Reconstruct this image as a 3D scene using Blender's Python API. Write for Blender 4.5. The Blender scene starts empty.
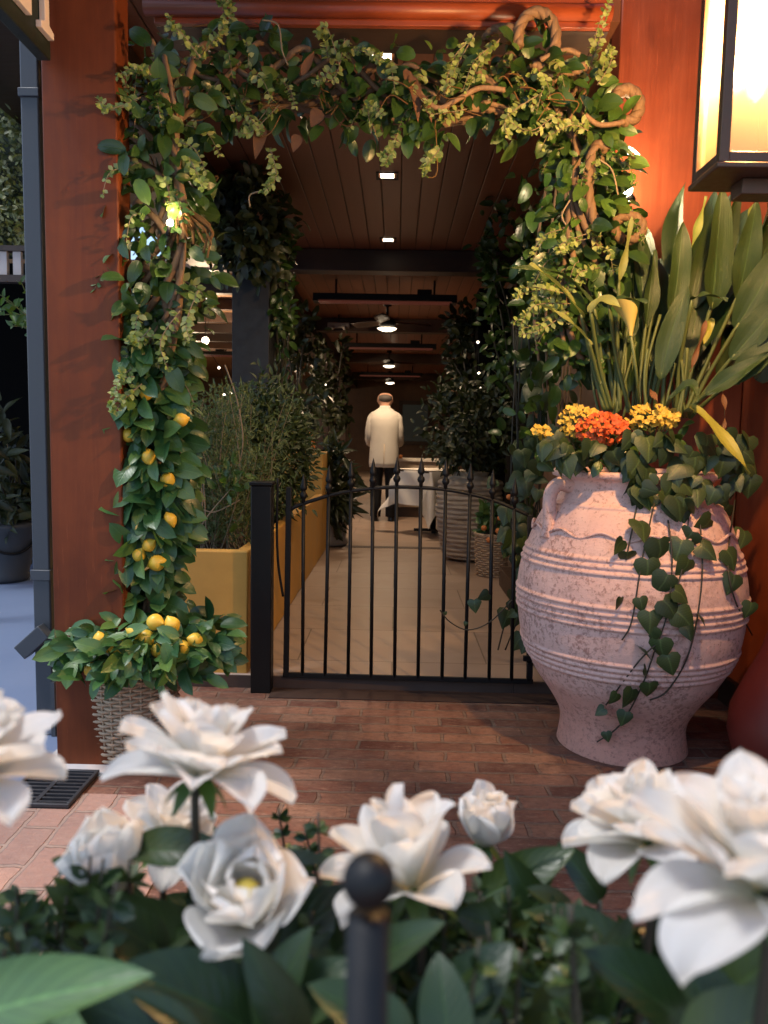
import bpy, math, random
import numpy as np
from mathutils import Vector, Matrix
random.seed(7); rng = np.random.default_rng(7)
R = math.radians
sc = bpy.context.scene
COL = sc.collection
# ------------------------------------------------------------------ camera
F = 769.0; CX, CY = 384.0, 512.0; H = 1.15
yaw, pitch, roll = R(0.82), R(5.57), R(1.07)
fw0 = Vector((-math.sin(yaw), math.cos(yaw), 0)); rt0 = Vector((math.cos(yaw), math.sin(yaw), 0))
FW = (fw0 * math.cos(pitch) - Vector((0, 0, 1)) * math.sin(pitch)).normalized()
UP0 = rt0.cross(FW).normalized()
RT = rt0 * math.cos(roll) + UP0 * math.sin(roll)
UP = UP0 * math.cos(roll) - rt0 * math.sin(roll)
camd = bpy.data.cameras.new('camera'); cam = bpy.data.objects.new('camera', camd); COL.objects.link(cam)
M = Matrix((RT, UP, -FW)).transposed().to_4x4(); M.translation = Vector((0, 0, H)); cam.matrix_world = M
camd.sensor_fit = 'VERTICAL'; camd.sensor_height = 24.0; camd.sensor_width = 18.0
camd.lens = F / 1024 * 24.0
camd.clip_start = 0.02; camd.clip_end = 400
camd.dof.use_dof = True; camd.dof.focus_distance = 3.3; camd.dof.aperture_fstop = camd.lens / 5.6
sc.camera = cam
def ray(x, y): return (FW + RT * ((x - CX) / F) - UP * ((y - CY) / F))
def P(x, y, Y):
    d = ray(x, y); return Vector((0, 0, H)) + d * (Y / d.y)
def G(x, y, z=0.0):
    d = ray(x, y); return Vector((0, 0, H)) + d * ((z - H) / d.z)
# ------------------------------------------------------------------ world, sun, exposure
w = bpy.data.worlds.new('World'); sc.world = w; w.use_nodes = True
nt = w.node_tree; bg = nt.nodes['Background']; sky = nt.nodes.new('ShaderNodeTexSky')
sky.sky_type = 'NISHITA'; sky.sun_disc = False
SUN_EL, SUN_AZ = R(68), R(248)      # compass: 0 = +Y, clockwise
sky.sun_elevation = SUN_EL; sky.sun_rotation = SUN_AZ
nt.links.new(sky.outputs[0], bg.inputs[0]); bg.inputs[1].default_value = 0.15
sd = bpy.data.lights.new('sun', 'SUN'); sd.energy = 1.7; sd.angle = R(12); sd.color = (1, .98, .96)
so = bpy.data.objects.new('sun', sd); COL.objects.link(so)
sdir = Vector((math.sin(SUN_AZ) * math.cos(SUN_EL), math.cos(SUN_AZ) * math.cos(SUN_EL), math.sin(SUN_EL)))
so.rotation_euler = sdir.to_track_quat('Z', 'Y').to_euler(); so.location = sdir * 30
vs = sc.view_settings; vs.view_transform = 'Standard'; vs.look = 'None'; vs.exposure = 0.9; vs.gamma = 1; vs.use_curve_mapping = False
cy = sc.cycles
cy.use_denoising = True
try: cy.denoiser = 'OPENIMAGEDENOISE'
except Exception: pass
cy.max_bounces = 8; cy.diffuse_bounces = 3; cy.glossy_bounces = 3; cy.transmission_bounces = 6; cy.transparent_max_bounces = 12
cy.sample_clamp_indirect = 4.0; cy.caustics_reflective = False; cy.caustics_refractive = False
def lamp(name, kind, loc, energy, color, size=.03, target=None, spot=None, blend=.5, parent=None):
    d = bpy.data.lights.new(name, kind); d.energy = energy; d.color = color; d.shadow_soft_size = size
    if kind == 'SPOT': d.spot_size = R(spot); d.spot_blend = blend
    o = bpy.data.objects.new(name, d); COL.objects.link(o); o.location = loc
    if target is not None: o.rotation_euler = (Vector(loc) - Vector(target)).to_track_quat('Z', 'Y').to_euler()
    if parent: o.parent = parent
    return o
WARM = (1, .72, .46)
# ------------------------------------------------------------------ materials
def srgb(r, g, b):
    f = lambda c: (c / 255 / 12.92) if c / 255 <= .04045 else ((c / 255 + .055) / 1.055) ** 2.4
    return (f(r), f(g), f(b))
class NT:
    def __init__(s, name):
        s.m = bpy.data.materials.new(name); s.m.use_nodes = True; s.t = s.m.node_tree
        s.b = s.t.nodes['Principled BSDF']; s.out = s.t.nodes['Material Output']
    def n(s, typ, **kw):
        x = s.t.nodes.new('ShaderNode' + typ)
        for k, v in kw.items():
            if k in x.inputs.keys(): s.set(x.inputs[k], v)
            else: setattr(x, k, v)
        return x
    def set(s, inp, v):
        if isinstance(v, bpy.types.NodeSocket): s.t.links.new(v, inp)
        else:
            if hasattr(inp.default_value, '__len__') and hasattr(v, '__len__') and len(v) == 3 and len(inp.default_value) == 4: v = (*v, 1)
            inp.default_value = v
    def coord(s, which='Object', scale=(1, 1, 1), rot=(0, 0, 0)):
        tc = s.n('TexCoord'); mp = s.n('Mapping'); s.t.links.new(tc.outputs[which], mp.inputs[0])
        mp.inputs['Scale'].default_value = scale; mp.inputs['Rotation'].default_value = rot; return mp.outputs[0]
    def noise(s, co, scale, detail=4, rough=.6, dist=0):
        x = s.n('TexNoise', Scale=scale, Detail=detail, Roughness=rough, Distortion=dist)
        if co is not None: s.t.links.new(co, x.inputs['Vector'])
        return x.outputs['Fac']
    def ramp(s, fac, stops):
        x = s.n('ValToRGB'); s.t.links.new(fac, x.inputs[0]); e = x.color_ramp.elements
        while len(e) < len(stops): e.new(.5)
        for i, (p, c) in enumerate(stops): e[i].position = p; e[i].color = (*c, 1) if len(c) == 3 else c
        return x.outputs[0]
    def mix(s, fac, a, b, mode='MIX'):
        x = s.n('MixRGB', blend_type=mode); s.set(x.inputs[0], fac); s.set(x.inputs[1], a); s.set(x.inputs[2], b); return x.outputs[0]
    def math(s, op, a, b=0.0):
        x = s.n('Math', operation=op); s.set(x.inputs[0], a); s.set(x.inputs[1], b); return x.outputs[0]
    def base(s, v): s.set(s.b.inputs['Base Color'], v)
    def rough(s, v): s.set(s.b.inputs['Roughness'], v)
    def bump(s, h, strength=.3, dist=.01):
        x = s.n('Bump', Strength=strength, Distance=dist); s.set(x.inputs['Height'], h)
        s.t.links.new(x.outputs[0], s.b.inputs['Normal'])
    def translucent(s, col, fac):
        t = s.n('BsdfTranslucent'); s.set(t.inputs[0], col); mx = s.n('MixShader'); s.set(mx.inputs[0], fac)
        s.t.links.new(s.b.outputs[0], mx.inputs[1]); s.t.links.new(t.outputs[0], mx.inputs[2]); s.t.links.new(mx.outputs[0], s.out.inputs[0])
def flat_mat(name, col, rough=.5, metal=0, spec=.5, var=.15, scale=20, bump=.1):
    n = NT(name); f = n.noise(n.coord(), scale, 5)
    n.base(n.mix(f, tuple(c * (1 - var) for c in col), tuple(min(1, c * (1 + var)) for c in col)))
    n.rough(n.ramp(f, [(.3, (rough - .08,) * 3), (.7, (min(1, rough + .1),) * 3)])); n.b.inputs['Metallic'].default_value = metal
    n.b.inputs['Specular IOR Level'].default_value = spec
    if bump: n.bump(f, bump, .002)
    return n.m
def wood(name, c1, c2, rough=.45, axis='Z', scale=1.0):
    n = NT(name); s = {'Z': (14, 14, .9), 'Y': (14, .9, 14), 'X': (.9, 14, 14)}[axis]
    co = n.coord('Object', tuple(k * scale for k in s))
    f = n.noise(co, 1.6, 8, .65, 1.2); f2 = n.noise(n.coord('Object'), 2.2, 4, .6); kn = n.noise(n.coord('Object', {'Z': (5, 5, 2), 'Y': (5, 2, 5), 'X': (2, 5, 5)}[axis]), 1.3, 2)
    col = n.mix(n.ramp(f, [(.3, (0, 0, 0)), (.7, (1, 1, 1))]), c1, c2)
    col = n.mix(n.ramp(f2, [(.3, (.65,) * 3), (.62, (0, 0, 0))]), col, tuple(c * .45 for c in c1))
    f6 = n.noise(n.coord('Object', tuple(k * scale * 3 for k in s)), 2.5, 5, .7); col = n.mix(n.ramp(f6, [(.62, (0,) * 3), (.72, (.3,) * 3)]), col, tuple(min(1, c * 1.7 + .01) for c in c2))
    col = n.mix(n.ramp(kn, [(.68, (0, 0, 0)), (.8, (.5,) * 3)]), col, tuple(c * .35 for c in c1))
    n.base(col); n.rough(n.ramp(f, [(.2, (rough - .1,) * 3), (.8, (rough + .15,) * 3)])); n.bump(f, .15, .003); return n.m
def emit(name, col, strength):
    n = NT(name); n.base((0, 0, 0)); n.b.inputs['Emission Color'].default_value = (*col, 1); n.b.inputs['Emission Strength'].default_value = strength; return n.m
def leaf(name, cols, rough=.38, tr=.18, vein=(1.6, .35), spec=.5, bumpy=.25, streak=False):
    n = NT(name); g = n.n('NewGeometry').outputs['Random Per Island']
    k = len(cols) - 1
    col = n.ramp(g, [(i / max(k, 1), c) for i, c in enumerate(cols)])
    uv = n.n('UVMap').outputs[0]; sx = n.n('SeparateXYZ'); n.t.links.new(uv, sx.inputs[0])
    d = n.math('ABSOLUTE', n.math('SUBTRACT', sx.outputs[0], .5))
    rib = n.ramp(d, [(.0, (1, 1, 1)), (.045, (0, 0, 0))])
    a = n.math('SUBTRACT', n.math('MULTIPLY', sx.outputs[1], 9), n.math('MULTIPLY', d, 6))
    side = n.math('PINGPONG', a, .5)
    sv = n.ramp(side, [(0, (1, 1, 1)), (.14, (0, 0, 0))])
    if streak: sv = n.ramp(n.noise(n.coord('UV', (34, 1.3, 1)), 1.5, 3), [(.45, (0, 0, 0)), (.7, (1, 1, 1))])
    mask = n.mix(1.0, rib, n.mix(1.0, sv, (.4, .4, .4), 'MULTIPLY'), 'ADD')
    blot = n.noise(n.coord(), 30, 3); col = n.mix(n.ramp(blot, [(.4, (0, 0, 0)), (.75, (.45,) * 3)]), col, n.mix(1.0, col, (1.5, 1.35, .9), 'MULTIPLY'))
    lit = n.mix(1.0, col, (vein[0],) * 3, 'MULTIPLY'); col = n.mix(n.math('MULTIPLY', mask, vein[1]), col, lit)
    n.base(col); n.rough(rough); n.b.inputs['Specular IOR Level'].default_value = spec
    n.bump(n.math('ADD', n.math('MULTIPLY', mask, -.6), n.math('MULTIPLY', blot, .5)), bumpy, .004)
    if tr: n.translucent(n.mix(1.0, col, (1.6, 1.7, .8), 'MULTIPLY'), tr)
    return n.m
MT = {}
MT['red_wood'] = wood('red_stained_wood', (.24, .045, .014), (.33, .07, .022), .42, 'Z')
MT['red_wood_aged'] = wood('aged_red_stained_wood', (.14, .031, .008), (.2, .048, .013), .55, 'Z')  # same red stain, made darker for the shade on the left pillar
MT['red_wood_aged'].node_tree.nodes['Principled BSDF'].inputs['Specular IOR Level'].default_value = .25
MT['red_beam'] = wood('red_stained_beam', (.24, .045, .014), (.33, .07, .022), .4, 'X')
MT['dark_wood'] = wood('dark_stained_wood', (.035, .017, .01), (.06, .028, .015), .5, 'X')
MT['dark_post'] = flat_mat('dark_painted_post', (.01, .011, .014), .6)
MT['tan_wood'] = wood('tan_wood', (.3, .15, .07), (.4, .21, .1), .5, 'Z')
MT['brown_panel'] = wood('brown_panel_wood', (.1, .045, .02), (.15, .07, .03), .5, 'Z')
MT['black_iron'] = flat_mat('black_iron', (.0045, .0045, .005), .5, 0, .3, .3, 60, .15)
MT['grey_metal'] = flat_mat('grey_painted_metal', (.05, .054, .062), .45, 0, .5, .2, 10)
MT['bronze'] = flat_mat('dark_bronze', (.12, .07, .045), .4, .6, .5, .3, 40)
MT['yellow'] = flat_mat('ochre_plaster', (.58, .31, .065), .6, 0, .4, .28, 4, .2)
MT['white_cloth'] = flat_mat('white_cloth', (.72, .66, .58), .85, 0, .2, .08, 15)
MT['jacket'] = flat_mat('cream_jacket_cloth', (.52, .48, .42), .85, 0, .2, .1, 12)
MT['black_cloth'] = flat_mat('black_cloth', (.01, .01, .011), .8, 0, .2)
MT['black_leather'] = flat_mat('black_leather', (.012, .011, .011), .35)
MT['skin'] = flat_mat('skin', (.45, .24, .16), .5, 0, .4, .1)
MT['hair'] = flat_mat('grey_hair', (.055, .045, .04), .7)
MT['soil'] = flat_mat('soil', (.03, .02, .013), .95, 0, .2, .4, 50, .6)
MT['dark_pit'] = flat_mat('dark_pit', (.008, .008, .01), .9)  # near-black colour in place of the shade under the grate
MT['concrete'] = flat_mat('pale_concrete', (.46, .43, .42), .85, 0, .3, .25, 9, .3)
MT['grate'] = flat_mat('grey_grate_iron', (.045, .045, .05), .5, .4, .5, .4, 50)
MT['stem'] = flat_mat('green_stem', (.1, .13, .04), .5)
MT['dark_stem'] = flat_mat('dark_stem', (.035, .03, .018), .6)
MT['bark'] = wood('vine_bark', (.17, .095, .05), (.32, .2, .11), .7, 'Z', 2.5)
MT['twig'] = flat_mat('pale_dry_twig', (.26, .2, .13), .8, 0, .2, .3, 40)
MT['root'] = flat_mat('dry_root_fibre', (.16, .085, .03), .85, 0, .2, .4, 30)
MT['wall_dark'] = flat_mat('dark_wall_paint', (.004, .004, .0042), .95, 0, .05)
MT['petal_yellow'] = flat_mat('yellow_stamen', (.75, .55, .08), .6)
MT['glass_lamp'] = emit('lit_lamp_glass', (1, .8, .55), 4)
MT['bulb'] = emit('lit_bulb', (1, .8, .52), 30)
MT['fairy'] = emit('lit_fairy_bulb', (1, .82, .6), 3)
MT['heat'] = emit('glowing_heater_element', (1, .26, .16), .035)
MT['calla'] = flat_mat('cream_yellow_spathe', (.62, .5, .14), .5)
MT['dry_leaf'] = flat_mat('dry_brown_leaf', (.13, .06, .028), .7, 0, .3, .4, 30)
MT['orange_bract'] = flat_mat('orange_bract', (.6, .2, .05), .5)
MT['sign_green'] = flat_mat('dark_green_sign_paint', (.012, .02, .015), .5)
MT['sign_letter'] = flat_mat('pale_sign_letter', (.78, .66, .6), .5, 0, .4, .05)
MT['riser'] = flat_mat('dark_step_stone', (.075, .05, .04), .7, 0, .3, .3, 14, .3)  # step front darkened to stand for its shade
MT['sill_brick'] = flat_mat('dark_sill_stone', (.045, .026, .02), .75, 0, .3, .45, 20, .5)  # colour of the shadow at the foot of the step
MT['beige_panel'] = flat_mat('beige_panel', (.42, .32, .23), .6)
MT['stone_pale'] = flat_mat('pale_stoneware', (.33, .3, .27), .7, 0, .3, .3, 12, .3)
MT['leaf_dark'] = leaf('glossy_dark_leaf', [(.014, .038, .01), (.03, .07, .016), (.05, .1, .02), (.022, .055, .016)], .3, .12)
MT['leaf_mid'] = leaf('fresh_green_leaf', [(.04, .1, .018), (.075, .15, .025), (.03, .08, .016), (.09, .15, .03)], .36, .22)
MT['leaf_lime'] = leaf('lime_small_leaf', [(.17, .25, .06), (.3, .37, .12), (.11, .17, .04), (.42, .46, .2)], .45, .28, (1.2, .2))
MT['leaf_lemon'] = leaf('lemon_leaf', [(.02, .06, .02), (.035, .1, .03), (.055, .13, .035), (.09, .16, .04)], .34, .15, (1.7, .4))
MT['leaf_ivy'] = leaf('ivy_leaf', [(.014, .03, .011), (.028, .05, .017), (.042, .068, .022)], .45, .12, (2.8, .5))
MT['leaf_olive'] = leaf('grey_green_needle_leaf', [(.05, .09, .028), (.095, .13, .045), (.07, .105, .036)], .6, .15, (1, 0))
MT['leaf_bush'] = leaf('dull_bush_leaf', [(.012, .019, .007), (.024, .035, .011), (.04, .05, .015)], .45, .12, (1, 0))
MT['leaf_hedgy'] = leaf('clipped_bush_leaf', [(.016, .032, .01), (.034, .058, .016), (.055, .08, .022)], .45, .15, (1, 0))
MT['leaf_stre'] = leaf('long_blade_leaf', [(.013, .034, .01), (.03, .056, .016), (.018, .042, .013)], .42, .1, (2.0, .6), .5, .5, True)
MT['leaf_pale'] = leaf('pale_blade_leaf', [(.2, .25, .07), (.24, .26, .1)], .5, .25, (1.2, .2))
MT['leaf_yel'] = leaf('yellowing_leaf', [(.26, .26, .04), (.3, .28, .05)], .45, .2, (1.3, .3))
MT['leaf_hedge'] = leaf('olive_hedge_leaf', [(.1, .13, .045), (.18, .2, .08), (.25, .26, .13), (.07, .1, .05)], .5, .2, (1, 0))
MT['leaf_fore'] = leaf('waxy_dark_leaf', [(.007, .02, .006), (.018, .038, .01), (.034, .055, .014)], .36, .12, (2.4, .5))
MT['leaf_box'] = leaf('boxwood_leaf', [(.008, .024, .011), (.02, .045, .014), (.06, .1, .028), (.014, .034, .016)], .38, .2, (1.2, .2))
MT['leaf_varieg'] = leaf('light_broad_leaf', [(.045, .1, .04), (.075, .14, .05)], .4, .15, (2.6, .6))
MT['bloom_yellow'] = leaf('yellow_blossom', [(.6, .42, .06), (.7, .5, .1), (.5, .32, .03)], .6, .15, (1, 0))
MT['bloom_orange'] = leaf('orange_blossom', [(.6, .1, .02), (.75, .17, .04), (.5, .07, .02)], .6, .15, (1, 0))
def mk_lemon():
    n = NT('lemon_peel'); f = n.noise(n.coord(), 140, 2); f2 = n.noise(n.coord(), 8)
    n.base(n.mix(f2, (.72, .42, .035), (.8, .54, .06))); n.rough(.42); n.bump(f, .25, .002); return n.m
MT['lemon'] = mk_lemon()
def mk_petal():
    n = NT('white_petal'); uv = n.n('UVMap').outputs[0]; sx = n.n('SeparateXYZ'); n.t.links.new(uv, sx.inputs[0])
    g = n.n('ObjectInfo').outputs['Random']
    warm = n.mix(g, (.88, .89, .9), (.88, .84, .78))
    st = n.noise(n.coord('UV', (26, 1.6, 1)), 2, 5)
    col = n.mix(n.ramp(sx.outputs[1], [(0, (1, 1, 1)), (.4, (0, 0, 0))]), warm, (.72, .7, .42))
    edge = n.ramp(n.math('ADD', sx.outputs[1], n.math('MULTIPLY', n.noise(n.coord('UV', (3, 3, 3)), 2), .3)), [(1.08, (0, 0, 0)), (1.25, (.5,) * 3)])
    n.base(n.mix(edge, n.mix(n.ramp(st, [(.45, (0,) * 3), (.75, (.4,) * 3)]), col, (.68, .65, .52)), (.72, .5, .36))); n.rough(.65); n.b.inputs['Specular IOR Level'].default_value = .25; n.bump(st, .45, .004)
    n.translucent((.92, .88, .8), .5); return n.m
MT['petal'] = mk_petal()
def mk_brick(name, rot, w_, h_, pale=0.0):
    n = NT(name); co = n.coord('Object', (1, 1, 1), (0, 0, rot))
    wob = n.n('TexNoise', Scale=12.0, Detail=4); n.t.links.new(co, wob.inputs['Vector'])
    va = n.n('VectorMath', operation='MULTIPLY_ADD'); n.t.links.new(wob.outputs['Color'], va.inputs[0]); va.inputs[1].default_value = (.03, .026, 0); n.t.links.new(co, va.inputs[2])
    def br(m, c1, c2, c3):
        b = n.n('TexBrick', Scale=1.0); b.offset = .5
        n.t.links.new(va.outputs[0], b.inputs['Vector']); n.set(b.inputs['Color1'], c1); n.set(b.inputs['Color2'], c2); n.set(b.inputs['Mortar'], c3)
        b.inputs['Mortar Size'].default_value = m; b.inputs['Mortar Smooth'].default_value = .35; b.inputs['Brick Width'].default_value = w_; b.inputs['Row Height'].default_value = h_; b.inputs['Bias'].default_value = -.1
        return b
    b = br(.0075, (.1, .026, .015), (.36, .125, .065), (.15, .105, .075))
    b2 = br(.0, (0, 0, 0), (1, 1, 1), (.5, .5, .5))
    col = n.mix(n.ramp(b2.outputs['Color'], [(.0, (0, 0, 0)), (.25, (.0,) * 3), (.8, (.55,) * 3), (1, (.75,) * 3)]), b.outputs['Color'], (.25, .16, .105))
    f = n.noise(co, 7, 8, .7); f3 = n.noise(co, 45, 5, .7); f2 = n.noise(co, 2.2, 4)
    col = n.mix(n.ramp(f, [(.38, (.0,) * 3), (.75, (.55,) * 3)]), col, (.3, .2, .145))
    col = n.mix(n.ramp(f3, [(.3, (.7,) * 3), (.5, (0,) * 3)]), col, (.12, .055, .04))
    col = n.mix(n.ramp(f2, [(.35, (.6,) * 3), (.55, (0,) * 3)]), col, (.1, .045, .03))
    f5 = n.noise(n.coord('Object', (1, 3, 1), (0, 0, rot)), 22, 8, .8); col = n.mix(n.ramp(f5, [(.54, (0,) * 3), (.66, (.6,) * 3)]), col, (.4, .25, .175)); col = n.mix(n.ramp(f5, [(.34, (.8,) * 3), (.47, (0,) * 3)]), col, (.065, .024, .016)); f7 = n.noise(co, 5, 8, .8); col = n.mix(n.ramp(f7, [(.3, (.7,) * 3), (.48, (0,) * 3)]), col, (.09, .04, .028))
    if pale: col = n.mix(pale, col, n.mix(1.0, n.mix(.6, b.outputs['Color'], (.45, .36, .32)), (1.35, 1.25, 1.2), 'MULTIPLY'))
    n.base(col); n.rough(n.ramp(f3, [(.2, (.55,) * 3), (.8, (.85,) * 3)]))
    hgt = n.math('ADD', n.math('MULTIPLY', b.outputs['Fac'], -1.0), n.math('MULTIPLY', f3, .5)); n.bump(hgt, 1.0, .008); return n.m
MT['brick'] = mk_brick('worn_brick_paving', 0, .215, .086)
MT['brick_side'] = mk_brick('worn_brick_border', R(90), .2, .105, .48)  # paler mix: whitish weathering plus sunlight put into the brick colour
def mk_blue():
    n = NT('blue_grey_floor_paint'); co = n.coord(); f = n.noise(co, 1.5, 6); f2 = n.noise(co, 40, 4)
    col = n.mix(f, (.1, .14, .24), (.14, .19, .3)); col = n.mix(n.ramp(f2, [(.62, (0, 0, 0)), (.75, (.5,) * 3)]), col, (.1, .12, .16))
    n.base(col); n.rough(.5); n.bump(f2, .1, .003); return n.m
MT['blue'] = mk_blue()
def mk_tile():
    n = NT('beige_stone_tile'); co = n.coord()
    b = n.n('TexBrick', Scale=1.0); b.offset = .5; n.t.links.new(n.coord('Object', (1, 1, 1), (0, 0, 0)), b.inputs['Vector'])
    n.set(b.inputs['Color1'], (.31, .225, .175)); n.set(b.inputs['Color2'], (.36, .265, .21)); n.set(b.inputs['Mortar'], (.14, .095, .07))
    b.inputs['Mortar Size'].default_value = .004; b.inputs['Brick Width'].default_value = .92; b.inputs['Row Height'].default_value = .61
    f = n.noise(co, 4, 6, .6, .6); f2 = n.noise(n.coord('Object', (3, 9, 1), (0, 0, .7)), 4, 6, .7, 2)
    col = n.mix(n.ramp(f, [(.3, (.35,) * 3), (.6, (0,) * 3)]), b.outputs['Color'], (.25, .18, .13))
    col = n.mix(n.ramp(f2, [(.66, (0,) * 3), (.74, (.4,) * 3)]), col, (.46, .37, .3))
    n.base(col); n.rough(n.ramp(f, [(.2, (.32,) * 3), (.8, (.55,) * 3)])); n.bump(n.math('MULTIPLY', b.outputs['Fac'], -1), .3, .003); return n.m
MT['tile'] = mk_tile()
def mk_plank(name, c1, c2, axis=0, width=.14):
    n = NT(name); tc = n.n('TexCoord').outputs['Object']; sx = n.n('SeparateXYZ'); n.t.links.new(tc, sx.inputs[0])
    u = n.math('DIVIDE', sx.outputs[axis], width); pp = n.math('PINGPONG', u, .5)
    gr = n.ramp(pp, [(.0, (1,) * 3), (.05, (0,) * 3)])
    wn = n.n('TexWhiteNoise', noise_dimensions='1D'); n.set(wn.inputs['W'], n.math('FLOOR', n.math('ADD', u, .0)))
    sc_ = (12, .8, 1) if axis == 0 else (.8, 12, 1)
    f = n.noise(n.coord('Object', sc_), 1.7, 7, .65, 1)
    col = n.mix(f, c1, c2); col = n.mix(n.math('MULTIPLY', wn.outputs['Value'], .35), col, tuple(c * .55 for c in c1))
    col = n.mix(gr, col, tuple(c * .18 for c in c1)); n.base(col); n.rough(.42); n.bump(n.math('ADD', n.math('MULTIPLY', gr, -1), n.math('MULTIPLY', f, .15)), .6, .006); return n.m
MT['plank'] = mk_plank('ceiling_plank_wood', (.2, .066, .027), (.29, .105, .045))
MT['plank_side'] = mk_plank('slat_ceiling_wood', (.4, .22, .12), (.5, .28, .15), 1, .3)
def mk_jar():
    n = NT('whitewashed_terracotta'); co = n.coord()
    f = n.noise(co, 5, 7, .7); f2 = n.noise(co, 62, 6, .75); f3 = n.noise(n.coord('Object', (10, 10, 2)), 2, 5); f4 = n.noise(co, 16, 6, .7)
    sz = n.n('SeparateXYZ'); n.t.links.new(co, sz.inputs[0])
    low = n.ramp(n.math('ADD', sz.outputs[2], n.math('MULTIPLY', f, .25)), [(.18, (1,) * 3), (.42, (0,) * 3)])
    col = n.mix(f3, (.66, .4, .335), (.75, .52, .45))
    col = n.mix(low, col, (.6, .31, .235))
    m = n.math('ADD', n.math('MULTIPLY', f2, .7), n.math('MULTIPLY', f, .3))
    col = n.mix(n.ramp(m, [(.51, (0,) * 3), (.6, (.75,) * 3)]), col, (.26, .125, .1))
    col = n.mix(n.ramp(f4, [(.3, (.55,) * 3), (.44, (0,) * 3)]), col, (.34, .18, .14))
    n.base(col); n.rough(.85); n.b.inputs['Specular IOR Level'].default_value = .25; n.bump(n.math('ADD', f2, n.math('MULTIPLY', f4, .5)), .55, .006); return n.m
MT['jar'] = mk_jar()
def mk_rib():
    n = NT('ribbed_pale_stone'); co = n.coord('Object', (3, 3, 22)); f = n.noise(co, 1.4, 5, .65, .5)
    n.base(n.ramp(f, [(.3, (.12, .08, .05)), (.42, (.36, .28, .2)), (.7, (.5, .4, .3))])); n.rough(.85); n.bump(f, .9, .02); return n.m
MT['rib'] = mk_rib()
def mk_wicker():
    n = NT('wicker'); f = n.noise(n.coord('Object', (20, 20, 60)), 1.5, 4)
    n.base(n.mix(f, (.34, .23, .14), (.56, .42, .28))); n.rough(.6); return n.m
MT['wicker'] = mk_wicker()
MT['red_glaze'] = flat_mat('red_glazed_clay', (.11, .011, .006), .5, 0, .5, .2, 6)
def mk_pane():
    n = NT('amber_frosted_glass'); n.base((.9, .72, .42)); n.rough(.3)
    t = n.n('BsdfTranslucent'); n.set(t.inputs[0], (.95, .62, .32)); tr = n.n('BsdfTransparent'); n.set(tr.inputs[0], (.97, .86, .7))
    a = n.n('MixShader'); a.inputs[0].default_value = .055; n.t.links.new(tr.outputs[0], a.inputs[1]); n.t.links.new(t.outputs[0], a.inputs[2])
    gl = n.n('BsdfGlossy'); gl.inputs['Roughness'].default_value = .15; b = n.n('MixShader'); b.inputs[0].default_value = .06
    n.t.links.new(a.outputs[0], b.inputs[1]); n.t.links.new(gl.outputs[0], b.inputs[2]); n.t.links.new(b.outputs[0], n.out.inputs[0]); return n.m
MT['pane'] = mk_pane()
MT['clear_glass'] = NT('clear_glass').m
_b = MT['clear_glass'].node_tree.nodes['Principled BSDF']; _b.inputs['Transmission Weight'].default_value = 1; _b.inputs['Roughness'].default_value = .02
MT['window'] = emit('dim_window_light', (.35, .38, .3), .012)
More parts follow.
